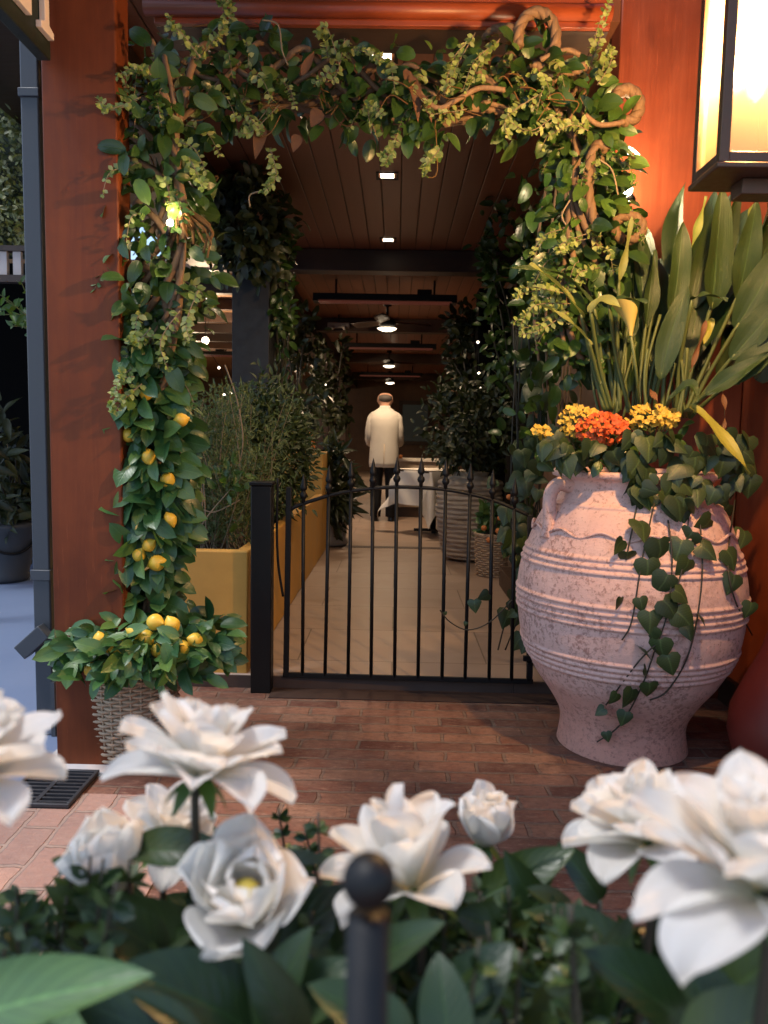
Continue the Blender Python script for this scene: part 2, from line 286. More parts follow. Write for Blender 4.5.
# ------------------------------------------------------------------ mesh builders
class MB:
    def __init__(s): s.v = []; s.f = []; s.uv = {}; s.n = 0; s.any_uv = False; s.fu = []
    def add(s, v, f, uv=None):
        v = np.asarray(v, float).reshape(-1, 3); b = s.n; s.v.append(v); s.n += len(v)
        for q in f: s.f.append([i + b for i in q])
        s.fu.append(np.zeros((len(v), 2)) if uv is None else np.asarray(uv, float)); return s
    def box(s, a, b, rz=0, c=None):
        (x0, y0, z0), (x1, y1, z1) = a, b
        v = np.array([(x, y, z) for z in (z0, z1) for y in (y0, y1) for x in (x0, x1)], float)
        if rz:
            o = np.array(c if c else ((x0 + x1) / 2, (y0 + y1) / 2, 0)); ca, sa = math.cos(rz), math.sin(rz)
            d = v - o; v = np.stack([d[:, 0] * ca - d[:, 1] * sa, d[:, 0] * sa + d[:, 1] * ca, d[:, 2]], 1) + o
        return s.add(v, [(0, 2, 3, 1), (4, 5, 7, 6), (0, 1, 5, 4), (2, 6, 7, 3), (0, 4, 6, 2), (1, 3, 7, 5)])
    def hexa(s, pts): # 8 pts bottom 4 loop, top 4 loop
        return s.add([tuple(p) for p in pts], [(3, 2, 1, 0), (4, 5, 6, 7), (0, 1, 5, 4), (1, 2, 6, 5), (2, 3, 7, 6), (3, 0, 4, 7)])
    def bar(s, p, q, w_, h_, upv=(0, 0, 1)):
        p, q = Vector(p), Vector(q); d = (q - p).normalized(); u = Vector(upv)
        if abs(d.dot(u)) > .95: u = Vector((0, 1, 0))
        a = d.cross(u).normalized(); u = a.cross(d).normalized(); pts = []
        for e in (p, q):
            pts += [e - a * w_ / 2 - u * h_ / 2, e + a * w_ / 2 - u * h_ / 2, e + a * w_ / 2 + u * h_ / 2, e - a * w_ / 2 + u * h_ / 2]
        return s.hexa(pts)
    def tube(s, path, rad, seg=8, cap=True):
        path = [Vector(p) for p in path]; n = len(path)
        rad = [rad] * n if not hasattr(rad, '__len__') else list(rad)
        v = []; f = []; prev = None
        for i in range(n):
            d = (path[min(i + 1, n - 1)] - path[max(i - 1, 0)]); d = d.normalized() if d.length > 1e-9 else Vector((0, 0, 1))
            if prev is None:
                a = d.cross(Vector((0, 0, 1)) if abs(d.z) < .9 else Vector((1, 0, 0))).normalized()
            else:
                a = prev - d * prev.dot(d); a = a.normalized() if a.length > 1e-6 else d.orthogonal().normalized()
            prev = a; b = d.cross(a)
            for k in range(seg):
                t = 2 * math.pi * k / seg; v.append(tuple(path[i] + (a * math.cos(t) + b * math.sin(t)) * rad[i]))
        for i in range(n - 1):
            for k in range(seg):
                k2 = (k + 1) % seg; f.append((i * seg + k, i * seg + k2, (i + 1) * seg + k2, (i + 1) * seg + k))
        if cap: f.append(tuple(range(seg))[::-1]); f.append(tuple((n - 1) * seg + k for k in range(seg)))
        return s.add(v, f)
    def lathe(s, prof, c=(0, 0, 0), seg=48, wob=None):
        v = []; f = []; n = len(prof)
        for i, (r, z) in enumerate(prof):
            for k in range(seg):
                t = 2 * math.pi * k / seg; rr = r * (1 + (wob(t, z) if wob else 0))
                v.append((c[0] + rr * math.cos(t), c[1] + rr * math.sin(t), c[2] + z))
        for i in range(n - 1):
            for k in range(seg):
                k2 = (k + 1) % seg; f.append((i * seg + k, i * seg + k2, (i + 1) * seg + k2, (i + 1) * seg + k))
        if prof[0][0] > 1e-5: f.append(tuple(range(seg))[::-1])
        if prof[-1][0] > 1e-5: f.append(tuple((n - 1) * seg + k for k in range(seg)))
        return s.add(v, f)
    def loft(s, rings, seg=20):
        v = []; f = []; n = len(rings)
        for (c, rx, ry) in rings:
            for k in range(seg):
                t = 2 * math.pi * k / seg; v.append((c[0] + rx * math.cos(t), c[1] + ry * math.sin(t), c[2]))
        for i in range(n - 1):
            for k in range(seg):
                k2 = (k + 1) % seg; f.append((i * seg + k, i * seg + k2, (i + 1) * seg + k2, (i + 1) * seg + k))
        f.append(tuple(range(seg))[::-1]); f.append(tuple((n - 1) * seg + k for k in range(seg)))
        return s.add(v, f)
    def ball(s, c, r, sq=(1, 1, 1), seg=14, rings=9):
        pr = [(max(1e-4, math.sin(math.pi * i / rings)), -math.cos(math.pi * i / rings)) for i in range(rings + 1)]
        v = []; f = []
        for (a, z) in pr:
            for k in range(seg):
                t = 2 * math.pi * k / seg; v.append((c[0] + r * sq[0] * a * math.cos(t), c[1] + r * sq[1] * a * math.sin(t), c[2] + r * sq[2] * z))
        for i in range(rings):
            for k in range(seg):
                k2 = (k + 1) % seg; f.append((i * seg + k, i * seg + k2, (i + 1) * seg + k2, (i + 1) * seg + k))
        return s.add(v, f)
    def grid(s, fn, nu, nv, closed=False):
        v = []; uv = []; f = []
        for j in range(nv + 1):
            for i in range(nu + 1): v.append(tuple(fn(i / nu, j / nv))); uv.append((i / nu, j / nv))
        for j in range(nv):
            for i in range(nu):
                a = j * (nu + 1) + i; f.append((a, a + 1, a + nu + 2, a + nu + 1))
        return s.add(v, f, uv)
    def leaves(s, tpl, p, d, nrm, L, W):
        tv, tf, tuv = tpl; p, d, nrm = (np.asarray(a, float).reshape(-1, 3) for a in (p, d, nrm)); N = len(p)
        if N == 0: return s
        L = np.broadcast_to(np.asarray(L, float), (N,)); W = np.broadcast_to(np.asarray(W, float), (N,))
        d = d / (np.linalg.norm(d, axis=1, keepdims=True) + 1e-9)
        nrm = nrm - d * (nrm * d).sum(1, keepdims=True); bad = np.linalg.norm(nrm, axis=1) < 1e-4; nrm[bad] = np.cross(d[bad], (1, .3, .2))
        nrm = nrm / (np.linalg.norm(nrm, axis=1, keepdims=True) + 1e-9); a = np.cross(d, nrm)
        V = p[:, None, :] + a[:, None, :] * (tv[None, :, 0:1] * W[:, None, None]) + d[:, None, :] * (tv[None, :, 1:2] * L[:, None, None]) + nrm[:, None, :] * (tv[None, :, 2:3] * L[:, None, None])
        k = len(tv); fs = []
        for i in range(N):
            for q in tf: fs.append([j + i * k for j in q])
        return s.add(V.reshape(-1, 3), fs, np.tile(tuv, (N, 1)))
    def build(s, name, mat, parent=None, loc=None, smooth=True, bevel=0, sharp=None):
        v = np.concatenate(s.v); uv = np.concatenate(s.fu)
        org = np.zeros(3)
        if parent is not None: org = np.array(parent.get('_org', (0, 0, 0)), float)
        elif loc is not None: org = np.array(loc, float)
        v = v - org
        me = bpy.data.meshes.new(name); me.from_pydata(v.tolist(), [], s.f)
        li = np.empty(len(me.loops), np.int32); me.loops.foreach_get('vertex_index', li)
        ul = me.uv_layers.new(name='UVMap'); ul.data.foreach_set('uv', uv[li].astype(np.float32).ravel())
        if smooth: me.polygons.foreach_set('use_smooth', np.ones(len(me.polygons), bool))
        if isinstance(mat, str): mat = MT[mat]
        me.materials.append(mat); me.update()
        o = bpy.data.objects.new(name, me); COL.objects.link(o)
        if sharp is not None:
            me.set_sharp_from_angle(angle=R(sharp))
        if bevel:
            m = o.modifiers.new('bevel', 'BEVEL'); m.width = bevel; m.segments = 2; m.limit_method = 'ANGLE'; m.angle_limit = R(40); me.set_sharp_from_angle(angle=R(40))
        if parent is not None: o.parent = parent; o['_org'] = list(map(float, org))
        elif loc is not None: o.location = loc; o['_org'] = list(map(float, org))
        else: o['_org'] = [0.0, 0.0, 0.0]
        return o
def tag(o, label, cat, group=None, kind=None):
    if label: o['label'] = label
    if cat: o['category'] = cat
    if group: o['group'] = group
    if kind: o['kind'] = kind
    return o
def struct(o): o['kind'] = 'structure'; return o
def thing(name, label, cat, loc=(0, 0, 0), group=None):
    o = bpy.data.objects.new(name, None); COL.objects.link(o); o.location = loc; o['_org'] = [float(c) for c in loc]; o.empty_display_size = .1
    return tag(o, label, cat, group)
def copy_tree(o, parent=None):
    c = o.copy(); COL.objects.link(c)
    if parent is not None: c.parent = parent
    for ch in [x for x in bpy.data.objects if x.parent == o]: copy_tree(ch, c)
    return c
def clone(o, loc, label, rz=0.0):
    c = copy_tree(o); c.location = loc; c.rotation_euler = (0, 0, rz); c['label'] = label; return c
def leaf_tpl(a=.7, b=.9, n=5, fold=.18, curl=.25, wave=0.0):
    t = np.linspace(0, 1, n + 1); wd = (t + .02) ** a * (1.001 - t) ** b; wd = wd / wd.max(); wd[-1] = .02
    v = []; uv = []; f = []
    for i, tt in enumerate(t):
        for s_ in (-1, 0, 1):
            v.append((s_ * wd[i] * .5, tt, fold * abs(s_) * wd[i] * .5 - curl * tt * tt + wave * s_ * math.sin(tt * 9))); uv.append((.5 + s_ * .5, tt))
    for i in range(n):
        for k in range(2):
            q = i * 3 + k; f.append((q, q + 1, q + 4, q + 3))
    return np.array(v), f, np.array(uv)
T_BIG = leaf_tpl(.6, .75, 16, .22, .3, .012); T_OVAL = leaf_tpl(.55, .6, 6, .18, .32, .01); T_POINT = leaf_tpl(.6, 1.0, 6, .2, .3); T_BLADE = leaf_tpl(.45, .8, 12, .16, .25, .02); T_SMALL = leaf_tpl(.6, .6, 3, .15, .1)
T_NEEDLE = leaf_tpl(.5, .5, 2, .1, .05)
def ivy_tpl():
    o = [(0, 0), (.2, -.1), (.42, -.02), (.5, .2), (.4, .42), (.3, .6), (.14, .82), (0, 1.0)]
    pts = o + [(-x, y) for x, y in o[-2:0:-1]]
    v = [(0, .33, .06)] + [(x, y, -.05 - .18 * (x * x + (y - .33) ** 2) * 1.0) for x, y in pts]
    n = len(pts); f = [(0, 1 + i, 1 + (i + 1) % n) for i in range(n)]
    uv = [(.5, .33)] + [(.5 + x, y) for x, y in pts]
    return np.array(v), f, np.array(uv)
T_IVY = ivy_tpl()
def unit(n): 
    a = rng.normal(size=(n, 3)); return a / np.linalg.norm(a, axis=1, keepdims=True)
def smooth_path(pts, n=8):
    pts = [Vector(p) for p in pts]; out = []
    for i in range(len(pts) - 1):
        p0, p1, p2, p3 = pts[max(i - 1, 0)], pts[i], pts[i + 1], pts[min(i + 2, len(pts) - 1)]
        for k in range(n):
            t = k / n; out.append(.5 * ((2 * p1) + (p2 - p0) * t + (2 * p0 - 5 * p1 + 4 * p2 - p3) * t * t + (3 * p1 - p0 - 3 * p2 + p3) * t ** 3))
    out.append(pts[-1]); return out
TOCAM = np.array((0, -1, .25))
def spray(leafmb, stemmb, path, n, size, tpl=T_SMALL, ratio=.62, r=.0015, jit=.35, start=.15):
    path = smooth_path(path, 6); stemmb.tube(path, [r * (1.3 - .8 * i / len(path)) for i in range(len(path))], 5)
    ps = []; ds = []; ns = []; sz = []
    for k in range(n):
        t = start + (1 - start) * k / max(1, n - 1); i = min(int(t * (len(path) - 1)), len(path) - 2); p = path[i]; d = (path[i + 1] - path[i]).normalized()
        for sgn in (-1, 1):
            sd_ = d.cross(Vector((0, -1, .2)) + Vector(rng.normal(size=3) * .5)).normalized() * sgn
            ps.append(p); ds.append(sd_ + d * .5 + Vector(rng.normal(size=3) * jit)); ns.append(TOCAM + rng.normal(size=3) * .6); sz.append(size * (1 - .4 * t) * rng.uniform(.75, 1.2))
    leafmb.leaves(tpl, ps, ds, ns, sz, np.array(sz) * ratio)
# ================================================================== SETTING
g = MB().box((-60, -30, -.3), (60, 90, -.02)); struct(g.build('ground', 'wall_dark', smooth=False))
struct(MB().box((-1.2, -1.2, -.018), (3.2, 3.41, 0)).build('brick_floor', 'brick', smooth=False))
struct(MB().box((-1.19, -1.2, .001), (-.6, 2.33, .005)).build('brick_border', 'brick_side', smooth=False))
struct(MB().box((-14, -12, -.018), (-1.203, 16, -.001)).build('blue_floor', 'blue', smooth=False))
struct(MB().box((-1.2, -14, -.018), (6, -1.203, -.001)).build('pavement', 'concrete', smooth=False))
struct(MB().box((-1.45, 3.413, -.018), (1.5, 26, .06)).build('tile_floor', 'tile', smooth=False, bevel=.004))
struct(MB().box((-1.2, 3.402, .001), (.55, 3.4125, .057)).box((.553, 3.402, .001), (1.0, 3.4125, .057)).build('step_riser', 'riser', smooth=False))  # thin slab over the step front, its dark colour carries the shade
struct(MB().box((-.54, 3.27, .001), (1.0, 3.4, .006)).build('step_sill', 'sill_brick', smooth=False, bevel=.002))  # dark strip laid on the bricks as the threshold's shadow
struct(MB().box((-1.1, 7.5, .0605), (1.1, 7.62, .064)).build('floor_threshold', 'dark_wood', smooth=False))
# ceilings
struct(MB().box((-1.45, 3.02, 2.9), (.8, 3.42, 3.0)).box((-1.45, 3.421, 2.9), (1.5, 26, 3.0)).build('ceiling', 'plank', smooth=False))
struct(MB().box((-2.2, 3.05, 2.9), (-1.47, 8.3, 3.0)).build('side_roof', 'dark_wood', smooth=False))  # added to keep skylight out of the corridor's left side
struct(MB().box((-9, 5.0, 3.6), (-2.25, 8.4, 3.7)).build('courtyard_roof', 'dark_wood', smooth=False))  # slab added to block the sky so the blue floor darkens farther back
struct(MB().box((-9, 8.45, 2.9), (-1.47, 26, 3.0)).build('side_ceiling', 'plank_side', smooth=False))
struct(MB().box((-1.55, .8, 3.32), (3.2, 3.0, 3.45)).build('porch_roof', 'dark_wood', smooth=False))  # out-of-view overhang, sized to hold daylight off the patio
# red pillars, beam, walls
def pillar(name, a, b, mat, label, cat='pillar', group=None, bevel=.006):
    o = MB().box(a, b).build(name, mat, None, ((a[0] + b[0]) / 2, (a[1] + b[1]) / 2, a[2]), smooth=False, bevel=bevel)
    return tag(o, label, cat, group)
A = G(57, 766); B = P(119.5, 300, A.y)
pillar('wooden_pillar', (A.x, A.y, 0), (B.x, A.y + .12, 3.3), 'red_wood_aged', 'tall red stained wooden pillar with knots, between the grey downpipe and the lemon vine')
t = thing('wooden_pillar', 'bright orange wooden pillar lit by the big glowing lantern, behind the clay jar', 'pillar', (1.2, 3.43, 0))
RX = P(619, 70, 3.4).x; MB().box((RX, 3.4, 0), (1.5, 3.55, 3.4)).build('front_face', 'red_wood', t, smooth=False, bevel=.006)
t = thing('wooden_wall', 'dark red wall at the right edge behind the red urn', 'wall', (1.6, 2.2, 0))
MB().box((1.503, .9, 0), (1.65, 3.55, 3.12)).build('panel', 'red_wood', t, smooth=False, bevel=.004)
MB().box((1.47, .9, 0), (1.5, 3.395, .12)).build('skirting', 'dark_wood', t, smooth=False, bevel=.004)
BZ = P(380, 27, 3.0).z
t = thing('roof_beam', 'red wooden header beam with rounded moulding above the leafy garland', 'beam', (0, 3.05, BZ))
XE = P(611, 15, 2.99).x; MB().box((B.x - .02, 2.99, BZ), (XE, 3.015, 3.3)).build('face_board', 'red_beam', t, smooth=False, bevel=.003)
zc = P(380, 9, 2.97).z
MB().tube([(B.x - .05, 2.978, zc), (XE, 2.978, zc)], .028, 16).build('moulding', 'red_beam', t)
MB().box((XE - .03, 3.017, BZ), (XE, 3.397, 3.3)).build('end_board', 'dark_wood', t, smooth=False)
MB().box((B.x - .02, 3.02, BZ + .002), (XE - .032, 3.2, 2.895)).build('back_board', 'dark_wood', t, smooth=False)
# corridor beams, right wall, posts
for i, (y, lab) in enumerate([(7.4, 'nearest dark cross beam under the plank ceiling, in front of the first heater'), (11.6, 'second dark cross beam, just behind the nearest ceiling fan'), (16.4, 'third dark cross beam, between the two smaller heaters'), (21.2, 'farthest dark cross beam at the end of the corridor')]):
    pillar('cross_beam', (-1.235, y, 2.7), (1.235, y + .2, 2.898), 'dark_wood', lab, 'beam', 'dark beams across the corridor ceiling')
pillar('side_beam', (-1.44, 3.3, 2.62), (-1.24, 23.99, 2.897), 'dark_wood', 'long dark beam along the left side of the corridor above the black pillar', 'beam')
pillar('side_beam', (1.24, 3.6, 2.62), (1.44, 23.99, 2.897), 'dark_wood', 'long dark beam along the right side of the corridor above the wood panelling', 'beam')
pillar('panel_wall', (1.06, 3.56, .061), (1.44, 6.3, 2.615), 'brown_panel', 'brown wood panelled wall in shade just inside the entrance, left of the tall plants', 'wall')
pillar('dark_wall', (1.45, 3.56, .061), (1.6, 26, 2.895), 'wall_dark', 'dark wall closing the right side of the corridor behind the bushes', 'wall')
A = P(232, 395, 5.6); B2 = P(269, 395, 5.6)
pillar('black_pillar', (A.x, 5.6, .061), (B2.x, 5.86, 2.615), 'dark_post', 'broad black pillar behind the yellow planter, beside the lit side room')
A = P(477, 400, 7.6); B2 = P(509, 400, 7.6)
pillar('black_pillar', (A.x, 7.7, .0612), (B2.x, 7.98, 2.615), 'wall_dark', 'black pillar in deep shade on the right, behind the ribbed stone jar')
A = P(452, 400, 12.2); B2 = P(466, 400, 12.2)
pillar('wooden_post', (A.x, 12.2, .061), (B2.x, 12.42, 2.615), 'tan_wood', 'light tan wooden post on the right with vines on it, beyond the bush', 'post')
A = P(284, 400, 9.6); B2 = P(290, 400, 9.6)
pillar('wooden_post', (A.x, 9.6, .061), (B2.x, 9.7, 2.615), 'red_wood', 'thin red wooden post on the left, between dim hanging vines', 'post')
for y, lab in ((13.0, 'dark pillar on the left, third from the entrance'), (17.5, 'dark pillar on the left, farthest down the corridor')):
    pillar('dark_pillar', (-1.4, y, .061), (-1.15, y + .25, 2.615), 'dark_wood', lab)
pillar('dark_pillar', (.95, 17.5, .061), (1.2, 17.75, 2.615), 'dark_wood', 'dark pillar far down the corridor on the right, beyond the tan post')
# end wall with a framed window
t = thing('end_wall', 'dark wall closing the far end of the corridor, with a framed greenish window', 'wall', (0, 24, 0))
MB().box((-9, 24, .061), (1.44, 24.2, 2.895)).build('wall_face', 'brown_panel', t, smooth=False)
a = P(402, 441, 23.9); b = P(428, 405, 23.9)
MB().box((a.x, 23.93, a.z), (b.x, 23.97, b.z)).build('window', 'window', t, smooth=False)
fr = MB(); w_ = .12
fr.box((a.x - w_, 23.9, a.z - w_), (a.x, 23.98, b.z + w_)).box((b.x, 23.9, a.z - w_), (b.x + w_, 23.98, b.z + w_)).box((a.x, 23.9, b.z), (b.x, 23.98, b.z + w_)).box((a.x, 23.9, a.z - w_), (b.x, 23.98, a.z))
fr.build('window_frame', 'dark_wood', t, smooth=False)
# far-left backdrop
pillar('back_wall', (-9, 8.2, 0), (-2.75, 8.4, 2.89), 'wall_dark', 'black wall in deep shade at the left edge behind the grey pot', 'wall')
pillar('side_wall', (-9.2, 8.45, 0), (-9.02, 24, 2.89), 'brown_panel', 'brown wall of the lit side room seen through the gap left of the black pillar', 'wall')
struct(MB().box((-9, 8.45, -.018), (-1.46, 24, .02)).build('side_room_floor', 'tile', smooth=False))
for i in range(7):
    y = 9.0 + i * 1.15
    pillar('slat_beam', (-6.5, y, 2.76), (-1.47, y + .1, 2.895), 'dark_wood', 'dark slat under the lit ceiling of the side room, seen left of the black pillar', 'beam', 'slats under the side room ceiling', 0)
# ================================================================== downpipe, drain
pa, pb = P(28, 256, 2.85), P(46, 256, 2.85); px0, px1 = pa.x, pb.x
t = thing('downpipe', 'dark grey metal downpipe beside the left red pillar', 'downpipe', ((px0 + px1) / 2, 2.85, 0))
MB().box((px0, 2.82, .03), (px1, 2.885, 3.1)).build('pipe', 'grey_metal', t, smooth=False, bevel=.006)
z = P(40, 575, 2.82).z
MB().box((px0 - .005, 2.812, z - .02), (px1 + .004, 2.888, z + .02)).build('bracket', 'grey_metal', t, smooth=False, bevel=.003)
MB().box((px0 - .005, 2.812, 2.32), (px1 + .004, 2.888, 2.35)).build('bracket', 'grey_metal', t, smooth=False, bevel=.003)
a1, a2 = P(22, 652, 2.8), P(46, 625, 2.8)
MB().bar(a1, a2 + Vector((0, 0, -.02)), .06, .05, (0, 1, 0)).build('spout', 'grey_metal', t, smooth=False, bevel=.004)
MB().lathe([(.05, 0), (.055, .01), (.055, .03), (.045, .035)], ((px0 + px1) / 2, 2.852, 0), 20).build('base_ring', 'concrete', t)
MB().box((px1 + .005, 2.79, 0), (px1 + .02, 2.86, .21)).build('flashing', 'grey_metal', t, smooth=False)
c0, c1, c2, c3 = G(50, 774), G(101, 774), G(75, 811), G(12, 811)
gx0, gx1, gy0, gy1 = -1.195, c1.x, c2.y, c0.y
t = thing('drain_grate', 'rectangular iron drain grate in the paving at the foot of the red pillar', 'drain grate', ((gx0 + gx1) / 2, (gy0 + gy1) / 2, 0))
MB().box((gx0, gy0, .0055), (gx1, gy1, .0075)).build('pit', 'dark_pit', t, smooth=False)  # black sheet above the floor, stands for the shaded pit below
fr = MB(); z0, z1 = .008, .02; e = .012
fr.box((gx0, gy0, z0), (gx1, gy0 + e, z1)).box((gx0, gy1 - e, z0), (gx1, gy1, z1)).box((gx0, gy0 + e, z0), (gx0 + e, gy1 - e, z1)).box((gx1 - e, gy0 + e, z0), (gx1, gy1 - e, z1))
fr.build('frame', 'grate', t, smooth=False, bevel=.002)
fr = MB(); nb = 9
for i in range(nb):
    y = gy0 + e + (gy1 - gy0 - 2 * e) * (i + .5) / nb; fr.box((gx0 + e, y - .0045, z0), (gx1 - e, y + .0045, z1 - .003))
xm = (gx0 + gx1) / 2; fr.box((xm - .007, gy0 + e, z0), (xm + .007, gy1 - e, z1 - .0015))
fr.build('bars', 'grate', t, smooth=False)
struct(MB().box((-1.2, gy1 + .002, .0055), (-.95, 2.69, .009)).build('concrete_strip', 'concrete', smooth=False))
# ================================================================== planters (yellow), gate post, gate
pc = G(247, 680, .0); PX = -.66
t = thing('planter_box', 'long ochre yellow planter with twiggy shrubs, left of the black gate', 'planter', (-1.2, 5.1, 0))
o_, i_ = (-1.75, 3.47), 0
MB().box((-1.3, 3.43, .0), (PX, 3.49, .625)).box((PX - .06, 3.492, .062), (PX, 6.95, .625)).box((-1.3, 3.492, .062), (-1.24, 6.95, .625)).build('wall', 'yellow', t, smooth=False, bevel=.008)
MB().box((-1.238, 3.492, .062), (PX - .062, 6.94, .54)).build('soil', 'soil', t, smooth=False)
t = thing('planter_box', 'taller ochre yellow planter block behind the long one, topped by a dark shrub', 'planter', (-1.2, 7.4, 0))
MB().box((-1.3, 6.96, .0612), (PX, 7.45, 1.0)).build('wall', 'yellow', t, smooth=False, bevel=.008)
ga, gb = G(249, 695), G(272, 695)
gy = 3.33; gxa = P(250.5, 600, gy).x; gxb = P(271, 600, gy).x
t = thing('gate_post', 'thick square black gate post left of the gate, by the yellow planter', 'gate post', ((gxa + gxb) / 2, gy + .05, 0))
zt = P(262, 486, gy).z
MB().box((gxa, gy, 0), (gxb, gy + .08, zt)).build('shaft', 'black_iron', t, smooth=False, bevel=.004)
MB().box((gxa - .006, gy - .006, zt + .001), (gxb + .006, gy + .086, zt + .018)).build('cap', 'black_iron', t, smooth=False, bevel=.004)
# gate, right side a little nearer
def gp(x, y): # point in the gate's plane
    d = ray(x, y); o = Vector((0, 0, H)); q = Vector((-.5, 3.40, 0)); n = Vector((math.sin(R(1.9)), math.cos(R(1.9)), 0))
    return o + d * ((q - o).dot(n) / d.dot(n))
t = thing('garden_gate', 'low arched black iron gate with spear finials across the corridor entrance', 'gate', tuple(gp(405, 684)))
arch = smooth_path([gp(286, 511), gp(308, 502), gp(340, 493), gp(373, 488.5), gp(402, 487), (gp(440, 489)), gp(470, 494), gp(497, 501.5), gp(528, 515)], 6)
MB().tube(arch, .0085, 8).build('top_rail', 'black_iron', t)
MB().bar(gp(283, 674.5), gp(533, 681.5), .014, .022).build('bottom_rail', 'black_iron', t, smooth=False, bevel=.002)
def arch_at(x):
    best = min(arch, key=lambda p: abs(p.x - x)); return best
MB().bar(gp(286, 676), gp(289, 487), .024, .024).build('hinge_stile', 'black_iron', t, smooth=False, bevel=.002)
MB().bar(gp(529, 681), gp(530, 515), .022, .022).build('latch_stile', 'black_iron', t, smooth=False, bevel=.002)
lb = gp(529, 657)
MB().box((lb.x - .03, lb.y - .03, lb.z - .012), (lb.x + .02, lb.y - .012, lb.z + .012)).box((lb.x - .012, lb.y - .03, lb.z - .09), (lb.x + .014, lb.y - .012, lb.z - .02)).build('latch', 'black_iron', t, smooth=False, bevel=.002)
for xb, xt, in ((302.5, 304.5), (325, 327), (348, 350), (371, 374.5), (394.5, 398.5), (418, 422), (442, 446.5), (465, 470), (489, 494), (511.5, 517.5)):
    f0 = (xb - 283) / 250; pbm = gp(xb, 674.5 + 7 * f0); ar = arch_at(gp(xt, 495).x); pt = Vector((ar.x, ar.y, ar.z + .012))
    pk = MB().tube([pbm, pt], .0082, 8).build('picket', 'black_iron', t)
    prof = [(.0085, 0), (.0085, .02), (.014, .026), (.017, .036), (.014, .046), (.009, .05), (.009, .058), (.015, .064), (.0155, .072), (.0115, .088), (.007, .108), (.002, .13), (.0004, .135)]
    MB().lathe(prof, tuple(pt - Vector((0, 0, .012))), 12).build('finial', 'black_iron', pk)
sp = smooth_path([gp(279, 478), gp(278, 520), gp(279, 560), gp(284, 595)], 6)
MB().tube([p + Vector((0, -.03, 0)) for p in sp], .006, 6).build('hinge_spring', 'black_iron', t)
# ================================================================== lanterns
def lantern(label, loc, rz, lit, arm=True):
    t = thing('wall_lantern', label, 'lantern', (0, 0, 0), 'large wall lanterns beside the entrance')
    W, D, Hh = .34, .165, .6
    f = MB(); e = .023
    for x in (0, W - e):
        for y in (0, D - e): f.box((x, y, 0), (x + e, y + e, Hh))
    for z in (0, Hh - e):
        f.box((e, 0, z), (W - e, e, z + e)).box((e, D - e, z), (W - e, D, z + e)).box((0, e, z), (e, D - e, z + e)).box((W - e, e, z), (W, D - e, z + e))
    f.build('frame', 'bronze', t, smooth=False, bevel=.002)
    for (a, b) in (((e, .008, e), (W - e, .012, Hh - e)), ((e, D - .012, e), (W - e, D - .008, Hh - e)), ((.008, e, e), (.012, D - e, Hh - e)), ((W - .012, e, e), (W - .008, D - e, Hh - e))):
        MB().box(a, b).build('glass_pane', 'pane', t, smooth=False)
    if arm: MB().box((-.006, -.006, -.014), (W + .006, D + .006, -.001)).build('base', 'bronze', t, smooth=False, bevel=.003)
    if arm: MB().box((.08, .06, -.05), (W - .03, D - .04, -.0145)).build('lower_box', 'bronze', t, smooth=False, bevel=.002)
    MB().lathe([(.3, 0), (.29, .02), (.1, .12), (.03, .15)], (W / 2, D / 2, Hh + .001), 4).build('roof', 'bronze', t, smooth=False)
    if arm: MB().box((W - .05, D + .013, .1), (W + .4, D + .04, .16)).build('arm', 'bronze', t, smooth=False, bevel=.003)
    MB().lathe([(.014, 0), (.014, .1), (.01, .1)], (W / 2, D / 2, .0), 12).build('candle_sleeve', 'petal', t)
    bl = MB().lathe([(.001, .1), (.018, .12), (.03, .17), (.024, .22), (.001, .27)], (W / 2, D / 2, .12), 14).build('bulb', 'bulb' if lit else 'glass_lamp', t)
    if lit: lamp('lantern_light', 'POINT', (W / 2 - .05, .07, .3), lit, (1, .73, .43), .03, parent=t)
    t.location = loc; t.rotation_euler = (0, 0, rz); return t
ln = P(719, 166, 1.8)
lantern('large glowing bronze lantern at the right edge in front of the orange wall', (ln.x, 1.8, ln.z + .01), 0, 85)
sg = P(55, 42, 2.5); sx_, sz_ = sg.x, sg.z
t = thing('hanging_sign', 'dark green sign board with raised pale letters, cut off by the top left corner', 'sign', (sx_, 2.1, sz_))
MB().box((sx_ - .06, 1.4, sz_ - .05), (sx_ - .02, 2.515, sz_ + .6)).build('board', 'sign_green', t, smooth=False, bevel=.004)
def stroke(name, pts, y0):
    m = MB(); n = len(pts); v = [(sx_ - .019, y0 + a, sz_ + b) for a, b in pts] + [(sx_, y0 + a, sz_ + b) for a, b in pts]
    m.add(v, [tuple(range(n))[::-1], tuple(range(n, 2 * n))] + [(k, (k + 1) % n, n + (k + 1) % n, n + k) for k in range(n)]); m.build(name, 'sign_letter', t, smooth=False, bevel=.002)
stroke('letter', [(0, 0), (.085, 0), (.085, .02), (.055, .03), (.055, .34), (.085, .35), (.085, .37), (0, .37), (0, .35), (.025, .34), (.025, .03), (0, .02)], 2.41)
stroke('letter', [(0, 0), (.15, 0), (.15, .11), (.135, .11), (.12, .025), (.06, .025), (.06, .34), (.09, .35), (.09, .37), (0, .37), (0, .35), (.025, .34), (.025, .03), (0, .02)], 2.2)
stroke('letter', [(0, 0), (.085, 0), (.085, .02), (.055, .03), (.055, .34), (.085, .35), (.085, .37), (0, .37), (0, .35), (.025, .34), (.025, .03), (0, .02)], 2.04)
MB().bar((sx_ - .04, 2.0, sz_ + .62), (sx_ - .04, 2.0, 3.33), .03, .03).build('hanger', 'black_iron', t, smooth=False)
